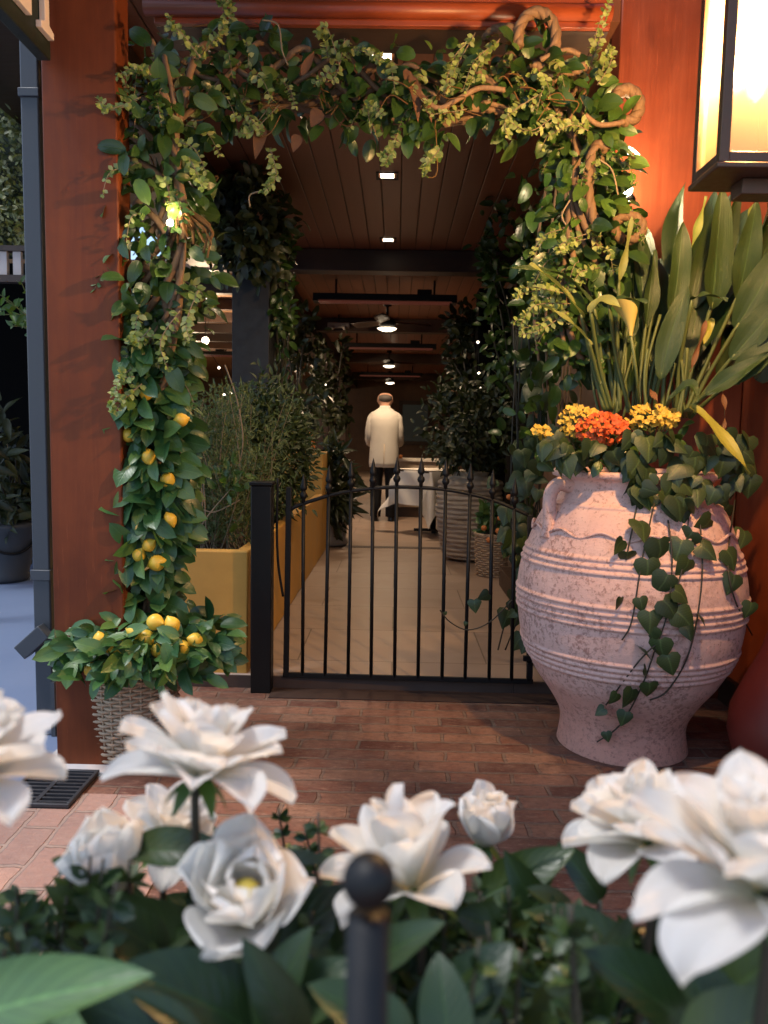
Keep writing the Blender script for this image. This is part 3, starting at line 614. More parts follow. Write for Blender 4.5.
def spot_fix(label, p, tgt, energy, size):
    t = thing('garland_spotlight', label, 'spotlight', tuple(p))
    MB().ball(p, size).build('bulb', 'bulb', t)
    d = (Vector(tgt) - p).normalized(); MB().tube([p - d * (size * .9), p - d * (size + .03)], [size * .6, size * .7], 12).build('housing', 'black_iron', t)
    return lamp('garland_light', 'POINT', p + d * (size + .03), energy, (1, .76, .46), .03)
spot_fix('small bright bulb glowing inside the left part of the leafy garland', P(170, 223, 2.5), P(200, 60, 2.5), 1.5, .011)
spot_fix('bright bulb behind the right side of the garland, washing the orange pillar', P(626, 190, 3.2), P(560, 60, 2.9), 10, .026)
# ================================================================== ceiling fixtures
def recessed():
    t = thing('recessed_light', '', 'ceiling light', (0, 0, 0), 'square recessed lights along the plank ceiling')
    MB().box((-.075, -.075, -.006), (.075, -.06, 0)).box((-.075, .06, -.006), (.075, .075, 0)).box((-.075, -.06, -.006), (-.06, .06, 0)).box((.06, -.06, -.006), (.075, .06, 0)).build('trim', 'black_iron', t, smooth=False)
    MB().box((-.045, -.04, -.004), (.045, .04, -.0005)).build('lens', 'glass_lamp', t, smooth=False)
    return t
rc = recessed(); first = True
for y, px, lab in ((3.72, 375, 'nearest recessed light, showing through a gap in the top of the garland'), (5.36, 382.5, 'recessed light in the middle of the dark plank ceiling'), (7.05, 384.5, 'recessed light just in front of the nearest cross beam')):
    x = P(px, 437, y).x; loc = (x, y, 2.898)
    if first: rc.location = loc; rc['label'] = lab; first = False
    else: clone(rc, loc, lab)
    lamp('recessed_lamp', 'SPOT', (x, y, 2.88), 32, WARM, .05, (x, y, 0), 130, .8)
def heater():
    t = thing('ceiling_heater', '', 'heater', (0, 0, 0), 'bar heaters hung from the corridor ceiling')
    MB().box((-.8, -.09, .0), (.8, .09, .07)).build('housing', 'black_iron', t, smooth=False, bevel=.006)
    MB().tube([(-.74, -.05, -.012), (.74, -.05, -.012)], .011, 8).tube([(-.74, .05, -.012), (.74, .05, -.012)], .011, 8).build('element', 'heat', t)
    MB().box((-.8, -.1, -.016), (-.745, .1, -.001)).box((.745, -.1, -.016), (.8, .1, -.001)).build('end_cap', 'black_iron', t, smooth=False)
    for x in (-.55, .55): MB().tube([(x, 0, .071), (x, 0, .235)], .012, 8).build('hanging_rod', 'black_iron', t)
    MB().box((.36, -.05, .071), (.52, .05, .13)).build('junction_box', 'black_iron', t, smooth=False, bevel=.003)
    return t
ht = heater()
for i, (xm, ym, Y, lab) in enumerate(((385, 299.5, 8.8, 'nearest and largest bar heater, glowing dull red under the ceiling'), (389, 352, 13.3, 'second bar heater, half as wide, beyond the nearest fan light'), (390, 377, 19.2, 'farthest small bar heater above the waiter'))):
    p = P(xm, ym, Y); loc = (p.x, Y, 2.66)
    if i == 0: ht.location = loc; ht['label'] = lab
    else: clone(ht, loc, lab)
p = P(213, 358, 15.0); h4 = clone(ht, (p.x - .3, 15, 2.66), 'bar heater in the side room, seen through the gap left of the black pillar')
def fan():
    t = thing('ceiling_fan', '', 'ceiling fan', (0, 0, 0), 'ceiling fans with lights down the corridor')
    MB().lathe([(.05, .3), (.05, .26), (.015, .25), (.015, .14), (.07, .12), (.1, .09), (.1, .03), (.08, .005), (.06, .0)], (0, 0, 0), 20).build('motor', 'black_iron', t)
    MB().lathe([(.001, -.035), (.06, -.03), (.1, -.012), (.115, -.001), (.06, .0)], (0, 0, 0), 24).build('lamp_shade', 'glass_lamp', t)
    for k in range(3):
        a = R(20 + 120 * k); b = MB().grid(lambda u, v: ((.09 + .45 * v) * math.cos(a) - (u - .5) * (.1 + .05 * math.sin(v * 3)) * math.sin(a), (.09 + .45 * v) * math.sin(a) + (u - .5) * (.1 + .05 * math.sin(v * 3)) * math.cos(a), .07 + (u - .5) * .04), 3, 8)
        o = b.build('blade', 'dark_wood', t); m = o.modifiers.new('thickness', 'SOLIDIFY'); m.thickness = .008
    return t
fn = fan()
for i, (xm, ym, Y, lab) in enumerate(((387, 331, 9.3, 'nearest ceiling fan with a bright round lamp above the waiter'), (389, 367.5, 15.4, 'second ceiling fan lamp down the corridor'), (390, 384, 20.2, 'farthest ceiling fan lamp down the corridor'))):
    p = P(xm, ym, Y); loc = (p.x, Y, p.z + .03)
    if i == 0: fn.location = loc; fn['label'] = lab
    else: clone(fn, loc, lab)
    lamp('fan_lamp', 'SPOT', (p.x, Y, p.z - .02), (85, 95, 85)[i], WARM, .1, (p.x, Y, 0), 150, .6)
p = P(338, 324, 11.2)
t = thing('emergency_light', 'small pale emergency light box under the ceiling, left of the nearest fan', 'emergency light', (p.x, 11.3, p.z))
MB().box((p.x - .16, 11.3, p.z - .04), (p.x + .16, 11.36, p.z + .04)).build('box', 'stone_pale', t, smooth=False, bevel=.01)
for dx in (-.09, .09): MB().ball((p.x + dx, 11.29, p.z - .045), .03).build('lamp_head', 'stone_pale', t)
MB().tube([(p.x, 11.35, p.z + .04), (p.x, 11.35, 2.9)], .01, 6).build('conduit', 'black_iron', t)
# side room light
for (x, y, e) in ((-2.6, 10.5, 60), (-4, 15, 70)):
    tt = thing('pendant_lamp', 'small round lamp lighting the side room behind the black pillar' if y < 12 else 'second round lamp deeper in the side room', 'lamp', (x, y, 2.4))
    MB().ball((x, y, 2.4), .05).build('globe', 'glass_lamp', tt); MB().tube([(x, y, 2.45), (x, y, 2.9)], .006, 6).build('cord', 'black_iron', tt)
    lamp('side_lamp', 'POINT', (x, y, 2.3), e, WARM, .08)
def string_lights(label, pts, sag=.0):
    t = thing('string_light', label, 'string lights', tuple(pts[0]))
    MB().tube(smooth_path(pts, 4), .003, 5).build('wire', 'black_iron', t)
    for p in pts: MB().ball(Vector(p) + Vector((0, 0, -.02)), 0.0017 * p[1], seg=8, rings=6).build('bulb', 'fairy', t)
string_lights('string of small white bulbs across the side room opening', [P(207, 296, 8.9), P(211, 311, 8.9), P(205, 341, 8.9), P(219, 366, 8.9), P(231, 391, 8.9), P(224, 393, 8.9)])
string_lights('string of small bulbs in the vines on the left of the corridor', [P(283, 300, 8.3), P(285, 362, 8.3), P(297, 402, 8.3), P(325, 383, 10.0), P(325, 395, 10), P(346, 376, 12), P(342, 404, 12)])
string_lights('short string of bulbs beside the tan post on the right', [P(478, 340, 7.3), P(479, 371, 7.3), P(480, 386, 7.3)])
# ================================================================== big clay jar
JX, JY = .888, 2.88
JR = [(67, 0), (66, .02), (64, .08), (67, .13), (79, .205), (93, .275), (106, .372), (111.5, .44), (114.3, .53), (114.5, .62), (111, .70), (106, .76), (98, .84), (89, .905), (80, .945), (76, .97), (75, 1.0), (78, 1.015), (82, 1.02), (83, 1.035), (81, 1.043), (72, 1.045), (69, 1.03), (68, .99), (68, .93)]
KS = 2.88 / F * .965
def jr(z):
    pr = JR[:19]
    for i in range(len(pr) - 1):
        if pr[i][1] <= z <= pr[i + 1][1]:
            a = (z - pr[i][1]) / (pr[i + 1][1] - pr[i][1]); return (pr[i][0] + (pr[i + 1][0] - pr[i][0]) * a) * KS
    return JR[19][0] * KS
from bisect import bisect
def cr(z): # smooth radius
    zs = [q[1] for q in JR[:16]]; i = max(0, min(bisect(zs, z) - 1, 14)); q = JR[:16]
    p0, p1, p2, p3 = q[max(i - 1, 0)], q[i], q[i + 1], q[min(i + 2, 15)]
    tt = (z - p1[1]) / (p2[1] - p1[1]); m1 = (p2[0] - p0[0]) / (p2[1] - p0[1]) * (p2[1] - p1[1]); m2 = (p3[0] - p1[0]) / (p3[1] - p1[1]) * (p2[1] - p1[1])
    return KS * ((2 * tt ** 3 - 3 * tt ** 2 + 1) * p1[0] + (tt ** 3 - 2 * tt ** 2 + tt) * m1 + (-2 * tt ** 3 + 3 * tt ** 2) * p2[0] + (tt ** 3 - tt ** 2) * m2)
prof = []
ridges = [.755, .733, .711, .60, .577, .554, .531, .405, .384, .363, .342, .925]
z = 0.0
while z < .97:
    r = cr(z)
    for q in ridges:
        if abs(z - q) < .0095: r += .0068 * math.cos((z - q) / .0095 * math.pi / 2)
    prof.append((r, z)); z += .0032
prof += [(r * KS, zz) for r, zz in JR[15:]]
t = thing('clay_jar', 'huge whitewashed pinkish clay jar with banded ridges, ivy spilling over its front', 'jar', (JX, JY, 0))
ph = rng.uniform(0, 6, 6)
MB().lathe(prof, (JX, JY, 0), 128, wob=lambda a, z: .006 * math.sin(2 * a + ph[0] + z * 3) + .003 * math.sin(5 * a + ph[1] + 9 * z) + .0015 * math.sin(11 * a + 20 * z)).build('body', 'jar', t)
def handle(ang):
    d = Vector((math.cos(ang), math.sin(ang), 0)); c = Vector((JX, JY, 0))
    pts = [c + d * (76 * KS - .012) + Vector((0, 0, .985)), c + d * (88 * KS) + Vector((0, 0, .995)), c + d * (97 * KS) + Vector((0, 0, .965)), c + d * (98.5 * KS) + Vector((0, 0, .92)), c + d * (97 * KS) + Vector((0, 0, .86)), c + d * (99 * KS) + Vector((0, 0, .80))]
    pth = smooth_path(pts, 6); n = len(pth)
    MB().tube(pth, [.024 + .006 * abs(2 * i / n - 1) ** 2 for i in range(n)], 12).build('handle', 'jar', t)
handle(R(200)); handle(R(20))
MB().lathe([(.001, 0), (68 * KS - .002, 0)], (JX, JY, .935), 40).build('soil', 'soil', t)
# wavy incised line
wv = [Vector((JX + (cr(.83) + .0055) * math.cos(a), JY + (cr(.83) + .0055) * math.sin(a), .83 + .012 * math.sin(a * 14))) for a in np.linspace(R(0), R(360), 241)]
MB().tube(wv, .0055, 6).build('wavy_band', 'jar', t)
# red urn
t = tag(MB().lathe([(.16, 0), (.2, .02), (.262, .09), (.285, .17), (.28, .25), (.245, .34), (.2, .44), (.17, .54), (.15, .62), (.16, .66), (.17, .68), (.15, .685), (.13, .66)], (1.43, 2.5, 0), 64).build('glazed_urn', 'red_glaze', None, (1.43, 2.5, 0)), 'dark red glazed urn at the right edge beside the clay jar', 'urn')
# ================================================================== plants in jar
def stre():
    t = thing('tall_leafy_plant', 'tall strappy plant with long upright blade leaves rising from the clay jar', 'plant', (JX, JY, .94))
    stem = MB(); green, pale, yel, dry = ('blade_leaf', 'leaf_stre'), ('pale_blade_leaf', 'leaf_pale'), ('yellowing_leaf', 'leaf_yel'), ('dry_leaf', 'dry_leaf')
    def blade(kind, b, m, tp, wpx, Y0, Y1, face=None, stempx=None):
        mb = MB()
        p0, p1, p2 = P(b[0], b[1], Y0), P(m[0], m[1], (Y0 + Y1) / 2), P(tp[0], tp[1], Y1)
        pth = smooth_path([p0, p1, p2], 8); n = len(pth); W = wpx * .7 * Y0 / F
        nr = Vector(face if face is not None else (rng.uniform(-.5, .5), -1, rng.uniform(0, .4)))
        v = []; uv = []
        ph = rng.uniform(0, 6)
        for i, p in enumerate(pth):
            tt = i / (n - 1); d = (pth[min(i + 1, n - 1)] - pth[max(i - 1, 0)]).normalized(); sd_ = d.cross(nr).normalized(); nn = sd_.cross(d)
            wd = W * max(.02, (min(1, tt / .35) ** .6) * (1 - max(0, (tt - .3) / .7) ** 2.2)); 
            for s_ in (-1, -.5, 0, .5, 1):
                v.append(tuple(p + sd_ * s_ * wd / 2 - nn * (-.22 * abs(s_) * wd) + nn * .006 * s_ * math.sin(tt * 11 + ph))); uv.append((.5 + s_ / 2, tt))
        f = [(i * 5 + k, i * 5 + k + 1, (i + 1) * 5 + k + 1, (i + 1) * 5 + k) for i in range(n - 1) for k in range(4)]
        mb.add(v, f, uv); mb.build(kind[0], kind[1], t)
        if stempx: 
            q = P(stempx[0], stempx[1], 2.86); q.z = max(.94, q.z); stem.tube(smooth_path([q, q.lerp(p0, .5) + Vector((0, .02, 0)), p0 + (p1 - p0) * .15], 5), [.008] * 5 + [.007] * 5 + [.004], 7)
    B_ = blade
    B_(green, (672, 318), (678, 270), (683, 220), 34, 2.8, 2.76, (.2, -1, .1), (662, 415))
    B_(green, (660, 380), (672, 330), (688, 285), 34, 2.75, 2.72, (-.3, -1, 0), (655, 415))
    B_(green, (712, 310), (716, 255), (722, 188), 48, 2.8, 2.72, (.3, -1, .1), (680, 415))
    B_(green, (738, 300), (748, 250), (757, 200), 34, 2.78, 2.66, (-.2, -1, .1), (684, 415))
    B_(green, (735, 330), (765, 280), (800, 225), 44, 2.72, 2.6, (-.3, -1, .3), (688, 415))
    B_(green, (730, 360), (765, 320), (805, 280), 40, 2.7, 2.58, (-.2, -1, .4), (690, 415))
    B_(green, (728, 385), (762, 355), (800, 330), 36, 2.68, 2.6, (-.1, -1, .5), (690, 418))
    B_(green, (700, 290), (722, 240), (740, 190), 40, 2.95, 2.95, (.5, -1, 0), (676, 415))
    B_(green, (645, 330), (650, 290), (655, 250), 26, 2.9, 2.9, (.5, -1, 0), (640, 412))
    B_(green, (625, 350), (632, 300), (638, 262), 24, 2.95, 2.95, (-.4, -1, 0), (628, 412))
    B_(green, (606, 330), (600, 295), (590, 262), 22, 2.9, 2.85, (-.4, -1, 0), (618, 412))
    B_(pale, (618, 285), (625, 250), (632, 216), 12, 2.8, 2.75, (.6, -1, 0), (620, 410))
    B_(pale, (584, 318), (562, 290), (530, 263), 15, 2.78, 2.62, (.4, -.6, 1), (604, 410))
    B_(green, (600, 312), (560, 275), (502, 268), 14, 2.8, 2.7, (.1, -.5, 1), (606, 410))
    B_(pale, (592, 345), (570, 322), (540, 304), 10, 2.75, 2.65, (.2, -.6, 1), (608, 410))
    B_(green, (606, 305), (625, 300), (648, 302), 16, 2.75, 2.66, (0, -.6, 1), (630, 412))
    B_(pale, (588, 312), (604, 300), (622, 309), 17, 2.7, 2.62, (0, -.8, .6), (612, 410))
    B_(green, (690, 300), (705, 296), (728, 300), 14, 2.7, 2.62, (0, -.5, 1), (676, 412))
    B_(green, (705, 395), (735, 375), (770, 352), 26, 2.7, 2.6, (0, -1, .6), (688, 416))
    B_(pale, (690, 250), (698, 222), (706, 196), 12, 2.84, 2.8, (.5, -1, 0), None)
    B_(pale, (745, 225), (752, 208), (762, 192), 10, 2.8, 2.74, (.5, -1, 0), None)
    B_(green, (668, 400), (690, 385), (698, 402), 16, 2.66, 2.55, (0, -.8, .7), (668, 415))
    B_(yel, (690, 405), (716, 432), (750, 474), 26, 2.62, 2.42, (.4, -.8, .5), (686, 416))
    B_(yel, (712, 318), (708, 330), (703, 345), 12, 2.75, 2.72, (0, -1, .2), None)
    B_(dry, (706, 320), (698, 345), (690, 372), 9, 2.72, 2.7, (.5, -1, 0), None)
    B_(dry, (722, 390), (724, 410), (724, 430), 7, 2.66, 2.6, (.6, -1, 0), None)
    B_(dry, (648, 385), (654, 398), (660, 408), 8, 2.7, 2.62, (.4, -1, .3), None)
    for k in range(26):
        x0 = 598 + 92 * rng.random(); x1 = x0 + rng.uniform(-14, 26); y1 = rng.uniform(300, 365); Y = rng.uniform(2.78, 3.0)
        a, b = P(x0, 418, Y), P(x1, y1, Y); stem.tube(smooth_path([a, a.lerp(b, .5) + Vector((rng.normal() * .01, 0, 0)), b], 4), .0055, 6)
    stem.build('stalk', 'stem', t)
    # more background blades
    mb = MB(); n = 84; ps = []; ds = []; 
    for k in range(n):
        x = rng.uniform(590, 765); ps.append(tuple(P(x, rng.uniform(270, 395), rng.uniform(2.9, 3.2)))); ds.append(((x - 640) / 260 + rng.normal() * .12, rng.uniform(-.1, .2), 1))
    mb.leaves(T_BLADE, ps, ds, np.array([(rng.normal() * .5, -1, .2) for _ in range(n)]), rng.uniform(.28, .46, n), rng.uniform(.07, .13, n)); mb.build('rear_leaf', 'leaf_stre', t)
    # calla flower
    c = P(631, 330, 2.7); fl = MB()
    def sp_(u, v):
        a = 2 * math.pi * u; r = .006 + .034 * v ** 1.6 * (1 + .5 * math.cos(a + 2.4)); return c + Vector((r * math.cos(a) - .02 * v * v, r * math.sin(a) - .01 * v, .085 * v - .02 + .03 * v * v * math.cos(a + 2.4)))
    fl.grid(sp_, 20, 8).build('calla_bloom', 'calla', t)
    MB().tube([P(640, 415, 2.78), P(636, 370, 2.74), c - Vector((0, 0, .015))], .0055, 7).build('flower_stalk', 'stem', t)
    MB().tube([c + Vector((-.004, -.004, 0)), c + Vector((-.01, -.01, .055))], [.005, .003], 7).build('spadix', 'petal_yellow', t)
stre()
def kalanchoe(label, cx, cyp, wpx, hpx, Y, mat, n):
    t = thing('flowering_plant', label, 'flowers', tuple(P(cx, cyp + 25, Y)), 'kalanchoe flowers in the clay jar')
    pts = []
    while len(pts) < n:
        a, b = rng.uniform(-1, 1, 2)
        if a * a + b * b > 1: continue
        p = P(cx + a * wpx / 2, cyp + b * hpx / 2, Y); p.y += -.05 * (1 - a * a - b * b) + rng.normal() * .012; pts.append(p)
    fl = MB(); ps = []; ds = []; ns = []
    for p in pts:
        nrm = Vector((rng.normal() * .5, -1, .7 + rng.normal() * .4)).normalized(); u = nrm.orthogonal().normalized(); v = nrm.cross(u); a0 = rng.uniform(0, 6)
        for k in range(5):
            a = a0 + k * 1.2566; ps.append(p); ds.append(u * math.cos(a) + v * math.sin(a) + nrm * .25); ns.append(nrm)
    fl.leaves(T_SMALL, ps, ds, ns, .0115, .009); fl.build('blossom', mat, t)
    st = MB(); c = P(cx, cyp + 30, Y + .03)
    for p in pts[::6]: st.tube([p, (p + c) / 2 + Vector((0, .01, -.01)), c], .0018, 4)
    st.build('stalk', 'stem', t)
    lf = MB(); m = int(n * .25); ps = [P(cx + rng.uniform(-.6, .6) * wpx, cyp + hpx * .5 + rng.uniform(-6, 22), Y + rng.uniform(-.02, .05)) for _ in range(m)]
    lf.leaves(T_OVAL, ps, rng.normal(size=(m, 3)) + (0, -.8, .2), np.array([(rng.normal() * .4, -.6, 1) for _ in range(m)]), rng.uniform(.04, .065, m), rng.uniform(.03, .045, m)); lf.build('foliage', 'leaf_dark', t)
kalanchoe('cluster of bright orange red blossoms in the middle of the jar', 602, 429, 54, 32, 2.66, 'bloom_orange', 150)
kalanchoe('yellow blossom cluster left of the orange one in the jar', 579, 421, 40, 34, 2.72, 'bloom_yellow', 100)
kalanchoe('yellow blossom cluster right of the orange one in the jar', 652, 418, 58, 26, 2.7, 'bloom_yellow', 120)
kalanchoe('tiny yellow blossom sprig at the left rim of the jar', 542, 432, 17, 14, 2.72, 'bloom_yellow', 26)
def ivy_leaves(mb, pts, size, nrm=(0, -1, .35), spread=.45, down=1.0):
    n = len(pts); mb.leaves(T_IVY, pts, np.array([(rng.normal() * .5, rng.normal() * .25, -down + rng.normal() * .3) for _ in range(n)]), np.array(nrm) + rng.normal(size=(n, 3)) * spread, np.array(size) * .86, np.array(size) * .9)
def jar_surf(x, y, off=.02):
    d = ray(x, y); o = Vector((0, 0, H)); best = None
    for k in range(400):
        q = o + d * (2.2 + k * .002)
        if 0 < q.z < 1.0 and math.hypot(q.x - JX, q.y - JY) < jr(q.z) + off: return q
        if q.z >= 1.0 and math.hypot(q.x - JX, q.y - JY) < .32: return q
    return P(x, y, 2.75)
def ivy_jar():
    t = thing('ivy_plant', 'dark heart leaved ivy trailing down the front of the clay jar', 'ivy', (JX, JY - .2, .96))
    lf, st = MB(), MB(); pts = []; sz = []
    # dense collar
    for k in range(76):
        x = rng.uniform(632, 752); y = rng.uniform(428, 512 - abs(x - 685) * .45); q = jar_surf(x, y, rng.uniform(.02, .1)); pts.append(q); sz.append(rng.uniform(.06, .11))
    for k in range(34):
        x = rng.uniform(535, 640); y = rng.uniform(436, 462); q = P(x, y, rng.uniform(2.56, 2.8)); pts.append(q); sz.append(rng.uniform(.055, .09))
    trails = [[(668, 520), (672, 560), (668, 610), (655, 650), (640, 690), (620, 725), (597, 742)], [(700, 520), (702, 580), (690, 650), (668, 690), (650, 700)], [(655, 500), (642, 560), (632, 620), (622, 640)], [(735, 500), (728, 560), (735, 600), (752, 635)], [(690, 500), (684, 560), (672, 600), (660, 620)], [(640, 490), (630, 540), (626, 560)], [(662, 640), (640, 660), (606, 705)]]
    for tr in trails:
        st.tube(smooth_path([jar_surf(x, y, .014) for x, y in tr], 6), .0028, 5)
    for (x, y, s_) in ((668, 575, .1), (690, 560, .09), (664, 600, .1), (650, 612, .09), (678, 612, .1), (700, 545, .085), (660, 640, .09), (668, 656, .09), (640, 646, .08), (652, 628, .07), (645, 668, .05), (634, 690, .085), (650, 684, .075), (618, 694, .055), (626, 712, .065), (604, 708, .05), (606, 732, .045), (622, 598, .055), (628, 553, .07), (622, 540, .07), (692, 532, .09), (682, 540, .1), (735, 575, .085), (728, 550, .09), (745, 530, .09), (712, 520, .1), (730, 505, .11), (752, 603, .07), (640, 598, .06), (676, 590, .08), (686, 626, .06), (700, 614, .06), (648, 560, .1), (660, 540, .12), (640, 520, .1)):
        pts.append(jar_surf(x, y, .03)); sz.append(s_)
    ivy_leaves(lf, pts, sz); lf.build('foliage', 'leaf_ivy', t); st.build('trailing_stem', 'dark_stem', t)
ivy_jar()
def ivy_inner():
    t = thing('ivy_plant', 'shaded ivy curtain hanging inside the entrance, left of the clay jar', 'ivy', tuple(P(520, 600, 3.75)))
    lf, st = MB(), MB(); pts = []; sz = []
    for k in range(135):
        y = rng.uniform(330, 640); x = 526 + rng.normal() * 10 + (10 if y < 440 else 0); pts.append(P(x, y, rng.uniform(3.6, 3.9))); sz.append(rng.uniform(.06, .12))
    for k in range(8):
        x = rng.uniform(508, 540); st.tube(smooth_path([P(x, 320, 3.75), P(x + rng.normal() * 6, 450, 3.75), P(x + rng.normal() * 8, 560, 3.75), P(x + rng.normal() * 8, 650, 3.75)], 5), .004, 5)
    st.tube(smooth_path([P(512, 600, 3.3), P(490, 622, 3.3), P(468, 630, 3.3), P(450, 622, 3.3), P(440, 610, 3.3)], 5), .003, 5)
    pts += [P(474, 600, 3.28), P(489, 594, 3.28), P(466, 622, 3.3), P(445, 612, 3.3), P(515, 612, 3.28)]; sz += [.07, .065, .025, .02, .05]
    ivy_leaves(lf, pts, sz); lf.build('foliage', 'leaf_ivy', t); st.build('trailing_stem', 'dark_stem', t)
ivy_inner()
# ================================================================== garland over the entrance
def garland():
    t = thing('vine_garland', 'leafy garland of twisted vines, dark leaves and lime sprigs arching over the entrance', 'garland', (0, 2.9, 1.2))
    Yg = 2.92
    cpx = [(150, 380, 34), (156, 330, 44), (160, 270, 48), (160, 210, 50), (152, 150, 48), (165, 95, 48), (230, 75, 45), (300, 80, 46), (370, 90, 45), (440, 95, 45), (510, 85, 48), (560, 95, 46), (592, 140, 38), (590, 200, 40), (585, 250, 42), (580, 300, 36), (575, 350, 30)]
    Yc = [2.64, 2.64, 2.64, 2.64, 2.66, 2.72, 2.84] + [Yg] * 10; path = smooth_path([P(x, y, yy) for (x, y, r), yy in zip(cpx, Yc)], 10); rr = np.interp(np.linspace(0, 1, len(path)), np.linspace(0, 1, len(cpx)), [c[2] for c in cpx]) * Yg / F
    idx = lambda: rng.integers(0, len(path))
    dark, mid, lime, bark, stem, root, lstem = MB(), MB(), MB(), MB(), MB(), MB(), MB()
    def smp(n, lo=.2, hi=1.0, ylim=None):
        out = []; nr = []
        for _ in range(n):
            i = idx(); d = Vector(unit(1)[0]); q = path[i] + d * rr[i] * rng.uniform(lo, hi) ** .6; q.y = path[i].y + (q.y - path[i].y) * .75; out.append(q); nr.append(d)
        return out, nr
    ps, nr = smp(1500, .1, 1.08); n = len(ps)
    ds = np.array([Vector((d.x, d.y, d.z * .6 - .35)) for d in nr]) + rng.normal(size=(n, 3)) * .55
    ns = np.array(TOCAM) + rng.normal(size=(n, 3)) * .6 + (0, 0, .3); L = rng.uniform(.036, .092, n)
    dark.leaves(T_OVAL, ps, ds, ns, L, L * rng.uniform(.5, .68, n))
    ps, nr = smp(330, .6, 1.12); n = len(ps); ds = np.array([Vector((d.x, d.y - .2, d.z * .6 - .2)) for d in nr]) + rng.normal(size=(n, 3)) * .5; L = rng.uniform(.03, .095, n)
    mid.leaves(T_OVAL, ps, ds, np.array(TOCAM) + rng.normal(size=(n, 3)) * .5, L, L * .6)
    # lime sprigs: chosen ones, then scattered
    chosen = [((228, 30), (232, 8), (224, 0)), ((200, 60), (180, 30), (165, 25)), ((195, 60), (215, 35), (222, 25)), ((150, 75), (130, 72), (118, 78)), ((140, 100), (115, 108), (100, 108)), ((330, 60), (322, 40), (318, 32)), ((340, 50), (365, 55), (378, 62)), ((345, 40), (330, 70), (315, 85)), ((470, 35), (455, 60), (450, 95)), ((500, 40), (475, 60), (462, 90)), ((590, 70), (600, 40), (606, 10)), ((600, 80), (608, 60), (612, 50)), ((560, 110), (530, 130), (508, 122)), ((540, 100), (510, 110), (508, 140)), ((250, 95), (240, 115), (262, 138)), ((270, 105), (250, 130), (235, 130)), ((375, 130), (370, 105), (385, 115)), ((270, 150), (272, 175), (266, 195)), ((190, 160), (198, 178), (203, 190)), ((590, 130), (570, 120), (550, 135)), ((565, 300), (535, 310), (516, 325)), ((560, 290), (530, 288), (518, 292)), ((570, 310), (540, 330), (520, 336)), ((600, 235), (570, 240), (560, 250)), ((150, 330), (135, 345), (128, 338)), ((140, 385), (125, 400), (112, 412)), ((135, 365), (122, 375), (110, 395)), ((180, 320), (165, 345), (160, 370)), ((195, 290), (185, 320), (190, 340)), ((400, 140), (390, 155), (384, 165)), ((440, 150), (432, 160), (425, 168)), ((600, 270), (580, 275), (570, 290)), ((460, 110), (440, 120), (432, 100))]
    for a, b, c in chosen:
        for rep in range(2):
            j = rng.normal(size=6) * (5 if rep else 1.5); Y = (Yg if a[0] > 215 else 2.66) - rng.uniform(.1, .2); n = int(rng.integers(10, 15))
            spray(lime, lstem, [P(a[0] + j[0], a[1] + j[1], Y + .04), P(b[0] + j[2], b[1] + j[3], Y), P(c[0] + j[4], c[1] + j[5], Y - .02)], n, .029)
    for k in range(75):
        i = idx(); d = Vector(unit(1)[0]); d.y = -abs(d.y); p = path[i] + d * rr[i] * .6; q = p + Vector((d.x * .08, d.y * .07, -.03)); r_ = q + Vector((d.x * .05, -.01, -.08))
        spray(lime if rng.random() < .65 else mid, lstem, [p, q, r_], int(rng.integers(7, 12)), rng.uniform(.024, .036))
    # twisted vines
    for k in range(7):
        off = unit(1)[0]; ph = rng.uniform(0, 6); pts = []
        for i, p in enumerate(path[::3]):
            a = i * .55 + ph; r_ = rr[min(i * 3, len(rr) - 1)] * .5; pts.append(p + Vector((math.cos(a) * r_, math.sin(a * .8) * r_ * .6, math.sin(a) * r_)))
        bark.tube(smooth_path(pts, 3), .008 + .006 * rng.random(), 7)
    def coil(c, rx, rz, Y, rad, a0, a1, n=26):
        for s_ in range(3):
            pts = []
            for i in range(n):
                a = a0 + (a1 - a0) * i / (n - 1); tw = i * .7 + s_ * 2.09
                q = P(c[0] + (rx + math.cos(tw) * rad * 130) * math.cos(a), c[1] - (rz + math.cos(tw) * rad * 130) * math.sin(a), Y); q.y += math.sin(tw) * rad * .7; pts.append(q)
            bark.tube(pts, rad, 8)
    coil((537, 38), 19, 26, 2.8, .014, R(-40), R(200)); coil((626, 106), 13, 16, 2.85, .016, R(-120), R(180)); coil((600, 185), 12, 40, 2.85, .015, R(60), R(280))
    coil((628, 228), 14, 12, 2.85, .014, R(-90), R(250)); coil((505, 42), 20, 14, 2.95, .012, R(10), R(170)); coil((560, 60), 28, 12, 2.85, .012, R(180), R(330))
    for pl in ([(152, 45), (158, 62), (152, 40)], [(238, 70), (262, 82), (272, 65)], [(410, 75), (425, 100), (440, 108), (460, 98), (480, 88), (505, 90)], [(190, 66), (205, 78), (230, 82)], [(405, 70), (415, 90), (430, 105)], [(540, 60), (565, 50), (580, 55)], [(585, 115), (600, 125), (625, 122)]):
        bark.tube(smooth_path([P(x, y, 2.78) for x, y in pl], 6), .009, 7)
    # fans of brown strips
    for k in range(16):
        x = 172 + k * 2.6 + rng.normal() * 3; root.tube(smooth_path([P(168 + k + rng.normal() * 2, 196 + k * .8, 2.55), P(x + 2, 214 + k + rng.normal() * 4, 2.52 + rng.normal() * .02), P(x + 8 + rng.normal() * 5, 236 + k * .8 + rng.normal() * 9, 2.54 + rng.normal() * .02)], 4), rng.uniform(.003, .006), 5)
    root.build('dry_strips', 'root', t)
